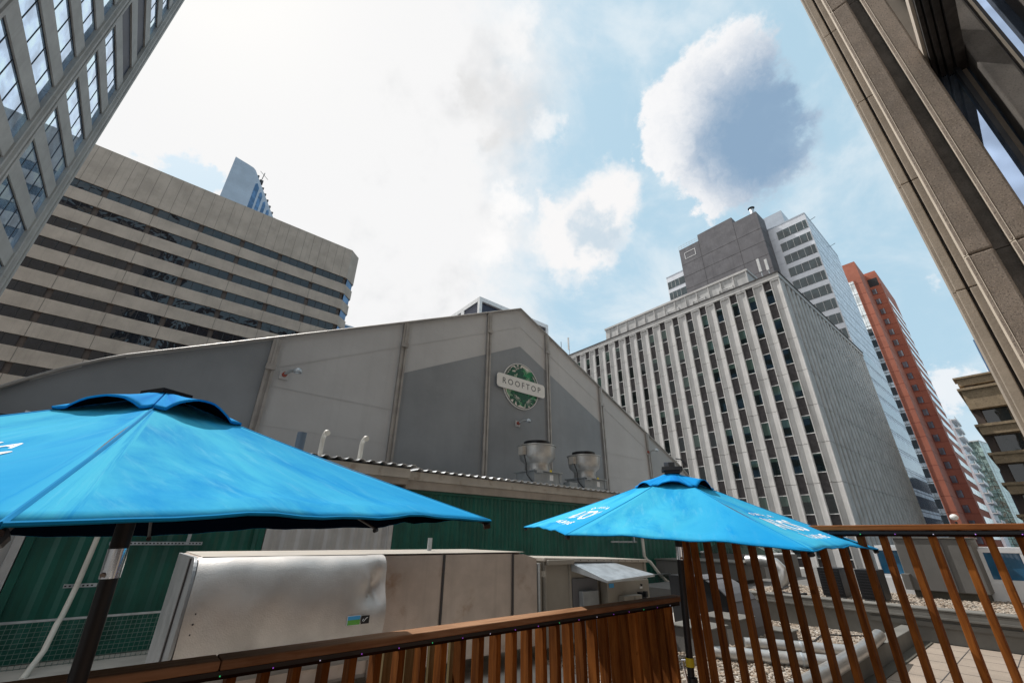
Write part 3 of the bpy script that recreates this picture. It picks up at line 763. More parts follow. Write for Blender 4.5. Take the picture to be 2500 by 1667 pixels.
for x in (1.93, 6.17, 10.22, 13.97, 18.08, 22.2):
    zt_ = roofz(x)-.05; mm = MB(); mm.box(x-.12, x-.04, T-.10, T-.015, -1.6, zt_); mm.box(x+.04, x+.12, T-.10, T-.015, -1.6, zt_); mm.box(x-.04, x+.04, T-.06, T-.015, -1.6, zt_)
    po = mm.build('post', 'alu', th)
    MB().box(x-.14, x+.14, T-.14, T-.101, zt_-1.05, zt_-.88).box(x-.035, x+.035, T-.12, T-.101, zt_-.88, zt_).build('bracket', 'alu', po)
rf = MB()
for i in range(len(outline)-1):
    (x0, z0), (x1, z1) = outline[i], outline[i+1]
    rf.q((x0, T-.06, z0), (x1, T-.06, z1), (x1, TY, z1), (x0, TY, z0))
rf.build('roof_sheet', 'tent_roof', th, solid=.05)
ed = MB()
for i in range(1, len(outline)-2): ed.tube([(outline[i][0], T-.07, outline[i][1]), (outline[i+1][0], T-.07, outline[i+1][1])], .045, 6)
ed.build('edge_trim', 'alu', th)

# round leaf sign
SX, SZ, SR = 12.19, 6.40, 1.13
sg = root('sign', (SX, T-.15, SZ), 'round green leaf sign with white plate reading ROOFTOP on the tent gable', 'sign')
def disc(r, y0, y1, n=64, cx_=SX, cz_=SZ): return MB().prism([(cx_+r*math.cos(2*math.pi*k/n), cz_+r*math.sin(2*math.pi*k/n)) for k in range(n)], 1, y0, y1)
disc(SR-.02, T-.08, T-.02).build('backing_disc', 'sign_white', sg)
disc(SR-.055, T-.086, T-.0805).build('border', 'letter', sg)
disc(SR-.09, T-.092, T-.0865).build('leaf_ground', 'sign_cream', sg)
rr = SR-.095
def clipr(p):
    l = math.hypot(*p); return p if l < rr else (p[0]*rr/l, p[1]*rr/l)
def frond(mb, cx_, cz_, ang, L, y, n=15, w=.045, curl=.5, spread=1.0):
    for s_ in (-1, 1):
        for k in range(n):
            t = .08+.9*k/n; a = ang+curl*t*.6; bx, bz = cx_+L*t*math.cos(a), cz_+L*t*math.sin(a)
            la = a+s_*spread*(1.15-.75*t); ll = L*.55*math.sin(math.pi*min(1, .22+.8*t))
            nx, nz = -math.sin(la), math.cos(la)
            p = [(bx-nx*w*.3, bz-nz*w*.3), (bx+math.cos(la)*ll*.5-nx*w*.5, bz+math.sin(la)*ll*.5-nz*w*.5), (bx+math.cos(la)*ll, bz+math.sin(la)*ll),
                 (bx+math.cos(la)*ll*.5+nx*w*.5, bz+math.sin(la)*ll*.5+nz*w*.5), (bx+nx*w*.3, bz+nz*w*.3)]
            p = [clipr(x) for x in p]; mb.q(*[(SX+a_[0], y, SZ+a_[1]) for a_ in p])
def monstera(mb, cx_, cz_, ang, L, y):
    pts = []; n = 64
    for k in range(n+1):
        t = 2*math.pi*k/n-math.pi; r = L*(.62+.38*math.cos(t*.5)**2)*(1-.12*math.cos(t))
        lob = math.cos(t*7.5); 
        if lob < -.35 and abs(t) < 2.6 and abs(t) > .25: r *= .52
        pts.append((r, t))
    for k in range(n):
        q_ = [(cx_, cz_)]
        for r, t in (pts[k], pts[k+1]): q_.append((cx_+r*math.cos(ang+t), cz_+r*math.sin(ang+t)))
        q_ = [clipr(x) for x in q_]; mb.q(*[(SX+a_[0], y, SZ+a_[1]) for a_ in q_])
m1 = MB(); frond(m1, .05, .15, .55, .95, T-0.0935, 16); frond(m1, -.5, .0, -1.1, .8, T-0.0938, 14); frond(m1, .3, -.9, .9, .9, T-0.0941, 15); frond(m1, -.9, -.2, -.7, .8, T-0.0944, 14); frond(m1, .2, .35, 1.6, .6, T-0.0947, 12); frond(m1, .35, .1, -.25, .8, T-0.0950, 14)
frond(m1, -.1, -.15, 1.2, .9, T-0.0953, 16); frond(m1, .1, .0, -1.9, 1.0, T-0.0956, 16); frond(m1, .5, -.3, -.6, .8, T-0.0959, 14); frond(m1, -.5, .2, 2.4, .8, T-0.0962, 14); frond(m1, 0, .1, 2.9, 1.0, T-0.0965, 15); frond(m1, .55, .3, 1.0, .6, T-0.0968, 12)
m1.build('palm_leaf', 'leaf_green', sg, fix=False)
for i, (a, b_, c_, d_) in enumerate(((-.2, .72, 2.2, .44), (-.75, .5, 2.6, .42), (.8, .4, .7, .36), (-.35, -.6, -2.0, .46), (.35, -.62, -.8, .50), (-.05, .4, -.6, .36), (0, -.4, -1.6, .42))):
    mm = MB(); monstera(mm, a, b_, c_, d_, T-0.0980-i*.0012); mm.build('monstera_leaf', 'leaf_dark', sg, fix=False)
vn = MB()
for k, (a, b_, c_, d_) in enumerate(((-.25, .75, 2.2, .42), (-.75, .55, 2.6, .38), (.75, .45, .7, .36), (-.25, -.55, -2.0, .40), (.35, -.62, -.8, .46))):
    for j in range(-3, 4):
        t = c_+j*.42; x0, z0 = a+.05*math.cos(t), b_+.05*math.sin(t); x1, z1 = a+d_*.75*math.cos(t), b_+d_*.75*math.sin(t); nx, nz = -math.sin(t)*.011, math.cos(t)*.011
        vn.q(*[(SX+p[0], T-0.1085, SZ+p[1]) for p in map(clipr, ((x0-nx, z0-nz), (x1, z1), (x0+nx, z0+nz)))])
vn.build('leaf_vein', 'sign_cream', sg, fix=False)
# plate with rounded ends
def rrect(cx_, cz_, w_, h_, r, sk=0.0):
    p = []
    for (sx, sz, a0) in ((1, 1, 0), (-1, 1, 90), (-1, -1, 180), (1, -1, 270)):
        for k in range(7): t = R_(a0+15*k); p.append((cx_+sx*(w_/2-r)+r*math.cos(t), cz_+sz*(h_/2-r)+r*math.sin(t)))
    return p
MB().prism(rrect(SX-.03, SZ, 2.94, .66, .15), 1, T-.145, T-.115).build('name_plate', 'sign_white', sg)
text('lettering', 'ROOFTOP', 'letter', lambda x, y: (SX-.03+x, T-.149, SZ+y), .40, sg, 1.42)

def wall_lamp(x, z, label):
    l = root('wall_lamp', (x, T, z), label, 'lamp', 'gooseneck lamps on the tent wall')
    B(x-.13, x+.13, T-.05, T-.014, z-.15, z+.11).build('mounting_plate', 'tent_light', l)
    MB().tube([(x, T-.05, z), (x, T-.14, z)], .075, 12).build('junction_box', 'red_paint', l, smooth=True)
    MB().tube([(x, T-.14, z), (x+.11, T-.28, z+.09), (x+.24, T-.40, z+.11)], [.04, .045, .05], 10).build('arm', 'grey_paint', l, smooth=True)
    MB().lathe(x+.28, T-.43, [(.03, z+.19), (.09, z+.16), (.12, z+.09), (.125, z+.03)], 16, close=False).build('shade', 'galv', l, smooth=True, solid=.01)
wall_lamp(2.36, 4.52, 'small grey wall lamp on a red box at the left tent post')
wall_lamp(12.0, 4.62, 'small grey wall lamp on a red box below the round sign')
wall_lamp(22.1, 4.62, 'small grey wall lamp on a red box at the far right of the tent wall')

# ================================================================== CONTAINERS AND THEIR ROOF
def corr(x0, x1, y, z0, z1, pitch=.28, dep=.036):
    m_ = MB(); pr_ = []; x = x0
    while x < x1-.001:
        for dx, dy in ((0, 0), (.07, 0), (.14, dep), (.21, dep)):
            if x+dx < x1: pr_.append((x+dx, y+dy))
        x += pitch
    pr_.append((x1, y))
    for a, b_ in zip(pr_[:-1], pr_[1:]): m_.q((a[0], a[1], z0), (b_[0], b_[1], z0), (b_[0], b_[1], z1), (a[0], a[1], z1))
    return m_
def container(x0, x1, label, m, g_):
    c = root('shipping_container', ((x0+x1)/2, 11.2, -1.7), label, 'container', g_)
    corr(x0+.1, x1-.1, 10.04, -1.52, .98).build('corrugated_wall', m, c, fix=False)
    f_ = MB(); f_.box(x0, x0+.099, 10, 10.15, -1.7, 1.05); f_.box(x1-.099, x1, 10, 10.15, -1.7, 1.05); f_.box(x0+.1, x1-.1, 10.0, 10.1, .981, 1.05); f_.box(x0+.1, x1-.1, 10.0, 10.1, -1.69, -1.521)
    f_.build('frame', m, c)
    B(x0+.02, x1-.02, 10.1, 12.4, -1.69, 1.04).build('shell', m, c)
container(-1.15, 2.06, 'dark green corrugated container wall behind the near umbrella pole', 'green_paint', 'shipping containers')
container(4.76, 20.6, 'long dark green corrugated container under the beige roof edge', 'green_paint', 'shipping containers')
container(2.075, 4.745, 'pale grey corrugated container between the two green ones', 'corr_grey', 'shipping containers')
container(-6, -1.165, 'pale grey corrugated container at the far left of the green one', 'corr_grey', 'shipping containers')
cr = root('canopy_roof', (8, 10.5, 1.05), 'beige corrugated metal roof with deep fascia over the containers', 'roof')
B(4.9, 21, 9.86, 9.95, 1.26, 1.47).build('fascia_upper', 'fascia', cr, bevel=.008)
B(4.9, 21, 9.90, 10.4, 1.055, 1.257).build('fascia_lower', 'fascia_low', cr)
B(-2.2, 4.893, 9.72, 9.95, 1.28, 1.50).build('fascia_upper', 'fascia', cr, bevel=.008)
B(-2.2, 4.893, 9.80, 10.4, 1.14, 1.278).build('fascia_lower', 'fascia_low', cr)
rfm = MB(); x = -2.2
while x < 21:
    zr = 1.545 if x < 4.9 else 1.50; y0 = 9.60 if x < 4.9 else 9.74
    pf = [(x, zr-.01), (x+.05, zr+.035), (x+.13, zr+.035), (x+.18, zr-.01), (x+.26, zr-.01)]
    for a, b_ in zip(pf[:-1], pf[1:]): rfm.q((a[0], y0, a[1]), (b_[0], y0, b_[1]), (b_[0], 13.3, b_[1]+.10), (a[0], 13.3, a[1]+.10))
    x += .26
rfm.build('corrugated_sheet', 'metal_roof', cr, fix=False, solid=.012)
B(-2.2, 21, 10.4, 13.2, 1.0, 1.3).build('roof_deck', 'fascia_low', cr)
sh = root('shed_roof', (-3, 10.6, 1.6), 'dark shed roof edge with brown timber showing left behind the near umbrella', 'roof')
MB().prism([(10.2, 1.60), (10.2, 1.70), (12.5, 1.95), (12.5, 1.85)], 0, -4.5, -1.85).build('roof_sheet', 'black', sh)
B(-4.4, -1.87, 10.22, 10.3, 1.45, 1.598).build('fascia_board', 'wood_x', sh)
MB().prism([(-1.84, 1.45), (-1.84, 1.80), (-.9, 1.60), (-.9, 1.45)], 1, 10.2, 10.3).build('flashing', 'white_panel', sh)
B(-4.4, -.95, 10.31, 12, 1.31, 1.449).build('beam', 'fascia_low', sh)
vp = tag(MB().tube([(2.40, 10.3, 1.5), (2.40, 10.3, 2.10)], .10, 14).build('vent_pipe', 'pipe_blue', smooth=True), 'short thick dark blue vent pipe on the container roof', 'pipe')
for x, lab in ((2.87, 'white gooseneck vent pipe beside the dark blue pipe'), (3.80, 'white gooseneck vent pipe nearer the umbrella slope, right of the other one')):
    m_ = MB().tube([(x, 10.3, 1.5), (x, 10.3, 2.02), (x, 10.26, 2.10), (x, 10.17, 2.14), (x, 10.06, 2.12)], .052, 12)
    m_.tube([(x, 10.3, 1.62), (x, 10.3, 1.68)], .062, 12); m_.tube([(x, 10.12, 2.15), (x, 10.04, 2.12)], .064, 12)
    p = m_.build('vent_pipe', 'pvc', smooth=True); tag(p, lab, 'pipe', 'white gooseneck pipes')
# exhaust fans
def fan(cx_, z, s_, label):
    f_ = root('exhaust_fan', (cx_, 10.9, z), label, 'exhaust fan', 'exhaust fans on the container roof'); Y_ = 10.9
    B(cx_-.60*s_, cx_+.56*s_, Y_-.50*s_, Y_+.45*s_, 1.5, z+.40*s_).build('curb_box', 'grey_paint', f_, bevel=.01)
    bx = MB(); bx.box(cx_-.66*s_, cx_+.66*s_, Y_-.60*s_, Y_+.50*s_, z+.401*s_, z+.44*s_); bx.box(cx_+.56*s_, cx_+.68*s_, Y_-.52*s_, Y_-.36*s_, z+.1*s_, z+.46*s_)
    bx.box(cx_-.58*s_, cx_-.30*s_, Y_-.60*s_, Y_-.48*s_, z+.34*s_, z+.398*s_)
    bx.build('base_plate', 'grey_paint', f_)
    z0 = z+.44*s_
    MB().lathe(cx_, Y_, [(.44*s_, z0), (.43*s_, z0+.20*s_), (.46*s_, z0+.30*s_), (.60*s_, z0+.42*s_), (.64*s_, z0+.55*s_), (.655*s_, z0+.84*s_), (.69*s_, z0+.86*s_), (.69*s_, z0+.89*s_), (.56*s_, z0+.90*s_)], 40).build('spun_housing', 'steel', f_, smooth=True)
    MB().lathe(cx_, Y_, [(.44*s_, z0+.901*s_), (.45*s_, z0+.99*s_), (.47*s_, z0+1.0*s_), (.47*s_, z0+1.04*s_), (.40*s_, z0+1.05*s_)], 32).build('top_cap', 'black', f_, smooth=True)
    B(cx_-.80*s_, cx_-.65*s_, Y_-.14, Y_+.08, z0+.52*s_, z0+.80*s_).build('switch_box', 'fascia', f_)
    MB().tube([(cx_-.70*s_, Y_-.1, z0+.52*s_), (cx_-.69*s_, Y_-.2, z0+.2*s_), (cx_-.72*s_, Y_-.25, z0-.15*s_), (cx_-.60*s_, Y_-.42, z0-.40*s_)], .018, 6).build('cable', 'black', f_)
    B(cx_+.02*s_, cx_+.11*s_, Y_-.608*s_, Y_-.602*s_, z0-.04*s_, z0+.03*s_).build('tag_yellow', 'tape', f_)
    B(cx_+.10*s_, cx_+.27*s_, Y_-.512*s_, Y_-.503*s_, z+.14*s_, z+.33*s_).build('label_plate', 'stick_white', f_)
fan(10.27, 1.60, .99, 'silver spun exhaust fan on a grey box, the left and bigger looking one')
fan(12.76, 1.60, .95, 'silver spun exhaust fan on a grey box, the right one nearer the right umbrella')
B_ = MB().box(11.35, 11.75, 10.4, 10.7, 1.56, 1.78).build('junction_box', 'grey_paint'); tag(B_, 'small grey junction box on the roof edge left of the right fan', 'box')
# conduits + brackets + mesh fence
cd = tag(MB().tube([(-.34, 9.75, .1), (-.36, 9.72, -.7), (-.385, 9.55, -1.08), (-.40, 9.42, -1.16), (-.42, 9.3, -1.45), (-.50, 8.9, -1.68)], .035, 10).build('drain_pipe', 'pvc', smooth=True), 'thin white drain pipe slanting down the green container at lower left', 'pipe')
dp = tag(MB().tube([(14.45, 9.8, .25), (14.45, 9.8, -.55), (14.5, 9.75, -.68), (14.62, 9.7, -.74), (14.95, 9.6, -1.12), (15.25, 9.5, -1.38), (15.9, 9.4, -1.48)], .055, 10).build('drain_pipe', 'pvc', smooth=True), 'white drain pipe with an elbow at the right end of the green container', 'pipe')
def rail_bracket(x0, x1, z, lab, drop=0):
    r_ = root('strut_bracket', (x0, 9.9, z), lab, 'bracket', 'metal strut brackets on the containers')
    mb = MB(); mb.box(x0, x1, 9.93, 9.97, z-.025, z+.025)
    mb.build('strut', 'galv', r_)
    n = int((x1-x0)/.05); h = MB()
    for i in range(n): h.box(x0+.01+i*.05, x0+.035+i*.05, 9.925, 9.9295, z-.01, z+.01)
    h.build('slots', 'black', r_)
    if drop: B(x1-.25, x1-.20, 9.88, 9.925, z-.02, z+.30).build('hanger', 'galv', r_)
rail_bracket(-.52, -.14, -.74, 'short slotted metal strut behind the thin white drain pipe')
rail_bracket(-.18, 1.08, -.155, 'long metal strut just under the near umbrella', 1)
rail_bracket(12.8, 14.3, -.10, 'small metal pipe rack under the right umbrella', 1)
fe = root('mesh_fence', (8, 9.5, -1.7), 'low wire mesh fence along the foot of the green containers', 'fence')
w_ = MB(); x = -3
while x < 20.5: w_.box(x, x+.006, 9.50, 9.506, -1.67, -1.13); x += .06
for k in range(10): w_.box(-3, 20.5, 9.494, 9.4995, -1.66+.058*k, -1.654+.058*k)
w_.build('wire_mesh', 'wire', fe)
MB().box(-3, 20.5, 9.48, 9.52, -1.13, -1.105).build('top_rail', 'galv', fe)
for x in (-2.2, 4.4, 9.5, 12.3, 16.6): B(x-.03, x+.03, 9.507, 9.56, -1.69, -1.04).build('post', 'galv', fe)
struct('kerb', B(-3.5, 21, 8.75, 9.45, -1.697, -1.66), 'roof_mem')

# ================================================================== DUCT AND AIR HANDLER
du = root('air_duct', (2.8, 6.2, -1.7), 'long dented silver air duct in front of the green containers', 'duct')
YF, ZD = 5.5, -.20
prof = []
for k in range(13):
    t = math.pi*k/12; prof.append((5.52-.34*math.sin(t)**.75, -.205-.53*(1-math.cos(t))))
def dent(x, y, z):
    cr = max(0, 1-abs((x-2.36)+.35*(z+.55))/.05)*max(0, 1-abs(z+.52)/.22)*.05+max(0, 1-abs((x-2.30)-.5*(z+.62))/.04)*max(0, 1-abs(z+.60)/.16)*.04
    y += cr
    d = math.exp(-((x-2.42)**2/.012+(z+.50)**2/.03))*.15+math.exp(-((x-2.3)**2/.02+(z+.62)**2/.012))*.08
    return y+d+.012*math.sin(x*4.1+z*3)+.006*math.sin(x*11-z*7)
bl_ = MB(); nx = 60; xs = [.592+(2.50-.592)*i/nx for i in range(nx+1)]
np_ = 36; pf = []
for k in range(np_+1):
    t = math.pi*k/np_; pf.append((5.52-.34*math.sin(t)**.75, -.205-.53*(1-math.cos(t))))
for x in xs:
    for (y, z) in pf:
        e = 1-.0*x; bulge = 1
        bl_.v.append((x+.006*math.sin(z*7+x*5), dent(x, 5.52-(5.52-y)*(.75+.25*bulge), z), z))
for i in range(nx):
    for k in range(np_): a = i*(np_+1)+k; bl_.f.append((a, a+np_+1, a+np_+2, a+1))
bl_.build('bulged_cladding', 'duct_silver', du, smooth=True)
B(.58, 4.86, 5.53, 7.1, -1.45, -.21).build('duct_body', 'duct_brown', du, bevel=.05)
jc = MB()
for k in range(0, 13): z = -.26-.078*k; jc.tube([(.675, 5.53-.33*math.sin(math.pi*(k+.5)/13)**.75, z), (.668, 5.51-.33*math.sin(math.pi*(k+.5)/13)**.75, z)], .008, 5)
for k in range(0, 11): jc.tube([(2.52, 5.49, -.28-.095*k), (2.52, 5.50, -.28-.095*k)], .007, 5)
jc.build('screw', 'dark_frame', du)
MB().prism([(5.52-.34*math.sin(math.pi*k/24)**.75*.97, -.205-.53*(1-math.cos(math.pi*k/24))) for k in range(25)]+[(5.52, -1.45), (7.1, -1.45), (7.1, -.215)], 0, .56, .590).build('end_panel', 'duct_side', du, bevel=.004)
B(.545, .559, 5.60, 5.66, -1.45, -.22).build('end_seam', 'joint', du)
for a, b_ in ((2.50, 3.395), (3.415, 4.62)):
    B(a, b_, 5.488, 5.529, -1.45, -.222).build('panel', 'duct_brown', du, bevel=.006)
MB().prism([(4.635, -.236), (4.86, -.236), (5.13, -.30), (5.14, -1.45), (4.635, -1.45)][::-1], 1, 5.488, 6.9).build('transition', 'duct_brown', du, bevel=.008)
for x in (3.405, 4.627): B(x-.011, x+.011, 5.465, 5.487, -1.45, -.225).build('seam', 'joint', du)
tp = MB(); tp.box(.63, 2.3, 5.45, 7.12, -.2085, -.202); tp.box(2.302, 3.42, 5.47, 7.12, -.2083, -.2015); tp.box(3.422, 4.86, 5.48, 7.12, -.2086, -.2022)
tp.build('top_sheet', 'duct_top', du, bevel=.004)
B(3.55, 3.61, 6.2, 6.23, -.194, -.02).build('stub_post', 'galv', du)
st = B(2.24, 2.38, 5.215, 5.22, -.78, -.60); 
s1 = MB().box(2.06, 2.195, 5.165, 5.168, -.865, -.785).build('sticker', 'stick_blue', du)
MB().box(2.06, 2.195, 5.162, 5.1645, -.865, -.82).build('grass_print', 'stick_green', s1); MB().prism(rrect(2.1275, -.825, .145, .091, .004), 1, 5.1685, 5.170).build('border', 'stick_white', s1)
s2 = MB().box(2.21, 2.30, 5.165, 5.168, -.865, -.79).build('sticker', 'black', du)
MB().tube([(2.235, 5.163, -.82), (2.222, 5.163, -.835), (2.235, 5.163, -.845), (2.25, 5.163, -.83), (2.262, 5.163, -.815), (2.28, 5.163, -.808)], .003, 5).build('scribble', 'stick_white', s2)
ac = root('air_handler', (6.6, 6.2, -1.7), 'beige air handling unit with a sloping sheet hood at the duct end', 'air handler')
ZL, ZR2 = -.315, -.392
MB().prism([(5.30, ZL), (8.08, ZR2), (8.08, -1.5), (5.30, -1.5)][::-1], 1, 5.5, 6.6).build('cabinet', 'ac_beige', ac, bevel=.01)
MB().prism([(5.27, ZL+.022), (8.12, ZR2+.022), (8.12, ZR2-.03), (5.27, ZL-.03)][::-1], 1, 5.45, 6.65).build('lid', 'duct_top', ac, bevel=.006)
MB().box(5.30, 5.92, 5.40, 5.448, -.40, -.325).build('lid_trim', 'ac_beige', ac, bevel=.01)
for x0, x1 in ((5.30, 5.34), (5.86, 5.90), (8.03, 8.085)): B(x0, x1, 5.47, 5.499, -1.5, -.40).build('corner_post', 'ac_beige', ac)
B(5.92, 6.55, 5.46, 5.499, -1.45, -.62).build('dark_opening', 'ac_dark', ac)
B(5.13, 5.26, 5.52, 6.4, -1.45, -.37).build('flexible_collar', 'ac_beige', ac)
B(5.16, 5.20, 5.49, 5.519, -1.45, -.37).build('collar_strip', 'galv', ac)
hd = MB()
hd.v = [(5.90, 5.46, -.385), (7.05, 5.46, -.40), (5.90, 5.46, -.50), (7.05, 5.46, -.50), (5.95, 4.75, -.60), (7.25, 4.75, -.555), (5.95, 4.75, -.63), (7.25, 4.75, -.59)]
hd.f = [(0, 1, 5, 4), (4, 5, 7, 6), (0, 4, 6, 2), (1, 3, 7, 5), (2, 6, 7, 3)]
hd.build('hood', 'galv', ac)
cb2 = B(6.62, 7.86, 5.30, 5.459, -1.45, -.69).build('control_cabinet', 'ac_beige', ac, bevel=.01)
B(6.05, 6.45, 5.36, 5.458, -1.08, -.80).build('control_box', 'grey_paint', ac, bevel=.01)
ib = B(6.90, 7.42, 5.17, 5.299, -1.25, -.905).build('switch_box', 'ac_beige', cb2, bevel=.008)
MB().tube([(7.20, 5.168, -.95), (7.20, 5.15, -.95)], .02, 10).build('knob', 'ac_beige', cb2)
B(7.00, 7.28, 5.160, 5.169, -1.2, -1.02).build('vent_plate', 'fascia', cb2)
MB().box(7.46, 7.60, 5.20, 5.298, -.98, -.88).box(7.50, 7.56, 5.14, 5.199, -.95, -.86).box(7.58, 7.66, 5.22, 5.297, -.96, -.90).build('isolator_switch', 'black', cb2)
B(6.66, 6.79, 5.292, 5.299, -.775, -.71).build('blue_label', 'stick_blue', cb2)
B(7.56, 7.63, 5.292, 5.299, -.83, -.80).build('white_label', 'stick_white', cb2)
B(7.585, 7.61, 5.27, 5.299, -.79, -.76).build('latch', 'black', cb2)
sc_ = MB()
for k in range(12): x = 5.5+.21*k; sc_.tube([(x, 5.448, ZL-(x-5.3)*.028-.005), (x, 5.443, ZL-(x-5.3)*.028-.005)], .008, 6)
sc_.build('screw', 'dark_frame', ac)

# ================================================================== DECK AND RAILINGS
struct('deck', B(-6, 4.6, -6, 2.85, -1.62, -1.57), 'deck_wood')
lr = root('railing', (2, 2.6, -1.57), 'lower wooden railing crossing the foreground in front of the silver duct', 'railing')
for a, b_ in ((-3.5, .47), (.474, 4.36)): B(a, b_, 2.53, 2.67, -.538, -.50).build('top_rail', 'wood_top', lr, bevel=.006)
B(-3.5, 4.3, 2.575, 2.613, -.580, -.541).build('sub_rail', 'wood_shaded', lr, bevel=.003)
B(-3.5, 4.3, 2.575, 2.613, -1.50, -1.42).build('bottom_rail', 'wood_x', lr)
x = 4.20
while x > -.5:
    B(x-.019, x+.019, 2.615, 2.70, -1.52, -.542).build('picket', 'wood_z', lr, bevel=.003)
    x -= .1405
B(-3.0, -2.91, 2.62, 2.71, -1.57, -.542).build('post', 'wood_z', lr); 
hr = root('railing', (4.34, 1, -1.57), 'higher wooden railing on the right with open pickets over the gravel roof', 'railing')
B(4.25, 4.39, -1.5, 2.52, .075, .113).build('top_rail', 'wood_y', hr, bevel=.006)
B(4.275, 4.299, -1.5, 2.50, .035, .073).build('sub_rail', 'wood_shaded', hr, bevel=.003)
B(4.275, 4.299, -1.5, 2.50, -1.50, -1.42).build('bottom_rail', 'wood_y', hr)
y = 2.36
while y > -.4:
    B(4.300, 4.385, y-.019, y+.019, -1.52, .072).build('picket', 'wood_z', hr, bevel=.003)
    y -= .1375
B(4.30, 4.37, 2.42, 2.49, -1.57, .073).build('post', 'wood_z', hr)
# string lights under both rails
def lights(name, pts, a, b_, label):
    t = root(name, a, label, 'string lights')
    MB().box(min(a[0], b_[0])-.006, max(a[0], b_[0])+.006, min(a[1], b_[1])-.006, max(a[1], b_[1])+.006, a[2], a[2]+.018).build('cable_shade_channel', 'black', t)  # black channel of the lights, also stands in for shade under the cap
    for i, p in enumerate(pts):
        col = ('bulb_purple', 'bulb_purple', 'bulb_green', 'bulb_purple', 'bulb_white')[i % 5]
        MB().sphere(p, .0032, 8, 5).build('bulb', col, t)
for nm, c_ in (('bulb_purple', (.55, .12, 1.0)), ('bulb_green', (.08, .9, .3)), ('bulb_white', (.8, .75, 1.0))): mat(nm, c_, .3, emit=.35, var=0)
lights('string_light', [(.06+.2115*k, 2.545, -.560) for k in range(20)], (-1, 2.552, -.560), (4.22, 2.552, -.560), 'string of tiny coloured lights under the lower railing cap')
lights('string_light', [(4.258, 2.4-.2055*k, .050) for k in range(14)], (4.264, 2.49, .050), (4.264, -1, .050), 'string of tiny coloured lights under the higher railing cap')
for i, (x0, y0, lab) in enumerate(((1.37, 2.80, 'weathered plank standing behind the railing, leftmost of four'), (1.53, 2.83, 'weathered plank standing behind the railing, second from left of four'),
                                   (1.68, 2.80, 'weathered plank standing behind the railing, third from left of four'), (1.86, 2.84, 'weathered plank standing behind the railing, rightmost of four'))):
    tag(B(x0, x0+.105, y0, y0+.03, -1.65, -.60).build('plank', 'wood_grey', bevel=.003), lab, 'plank', 'weathered planks behind the railing')

# ================================================================== UMBRELLAS
mu_ = {}
def umb_mat(name, c1_, c2_, c3_):
    m = bpy.data.materials.new(name); m.use_nodes = True; nt = m.node_tree; q = NT(nt); b = nt.nodes['Principled BSDF']
    at = q.n('ShaderNodeAttribute', attribute_name='panel'); P = at.outputs['Vector']
    mp = q.n('ShaderNodeMapping'); q.put(mp.inputs[0], P); mp.inputs['Scale'].default_value = (7, 1.4, 1)
    f = q.noise(mp.outputs[0], .8, 6, .62, .6)[0]; c = q.mix(q.ss(f, .25, .62), c1_, c2_)
    mp2 = q.n('ShaderNodeMapping'); q.put(mp2.inputs[0], P); mp2.inputs['Scale'].default_value = (30, 2.6, 1)
    c = q.mix(q.ss(q.noise(mp2.outputs[0], 1, 8, .7)[0], .50, .78, 0, .45), c, c3_)
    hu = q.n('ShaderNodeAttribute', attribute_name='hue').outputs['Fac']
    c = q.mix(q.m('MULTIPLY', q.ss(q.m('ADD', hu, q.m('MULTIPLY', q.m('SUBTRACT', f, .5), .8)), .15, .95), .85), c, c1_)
    q.put(b.inputs['Base Color'], c); b.inputs['Roughness'].default_value = .95
    b.inputs['Specular IOR Level'].default_value = .08
    bp = q.n('ShaderNodeBump'); bp.inputs['Strength'].default_value = .6; bp.inputs['Distance'].default_value = .004
    tc = q.n('ShaderNodeTexCoord'); q.put(bp.inputs['Height'], q.m('ADD', q.noise(tc.outputs['Object'], 5, 5, .6, .4)[0], q.m('MULTIPLY', q.noise(tc.outputs['Object'], 420, 2)[0], .10)))
    nt.links.new(bp.outputs[0], b.inputs['Normal']); MATS[name] = m
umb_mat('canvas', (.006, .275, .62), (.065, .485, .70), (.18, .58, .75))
umb_mat('canvas_vent', (.006, .20, .62), (.012, .30, .68), (.04, .40, .70))
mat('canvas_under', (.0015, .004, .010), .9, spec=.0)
mat('canvas_hem', (.008, .26, .56), .9, spec=.1)
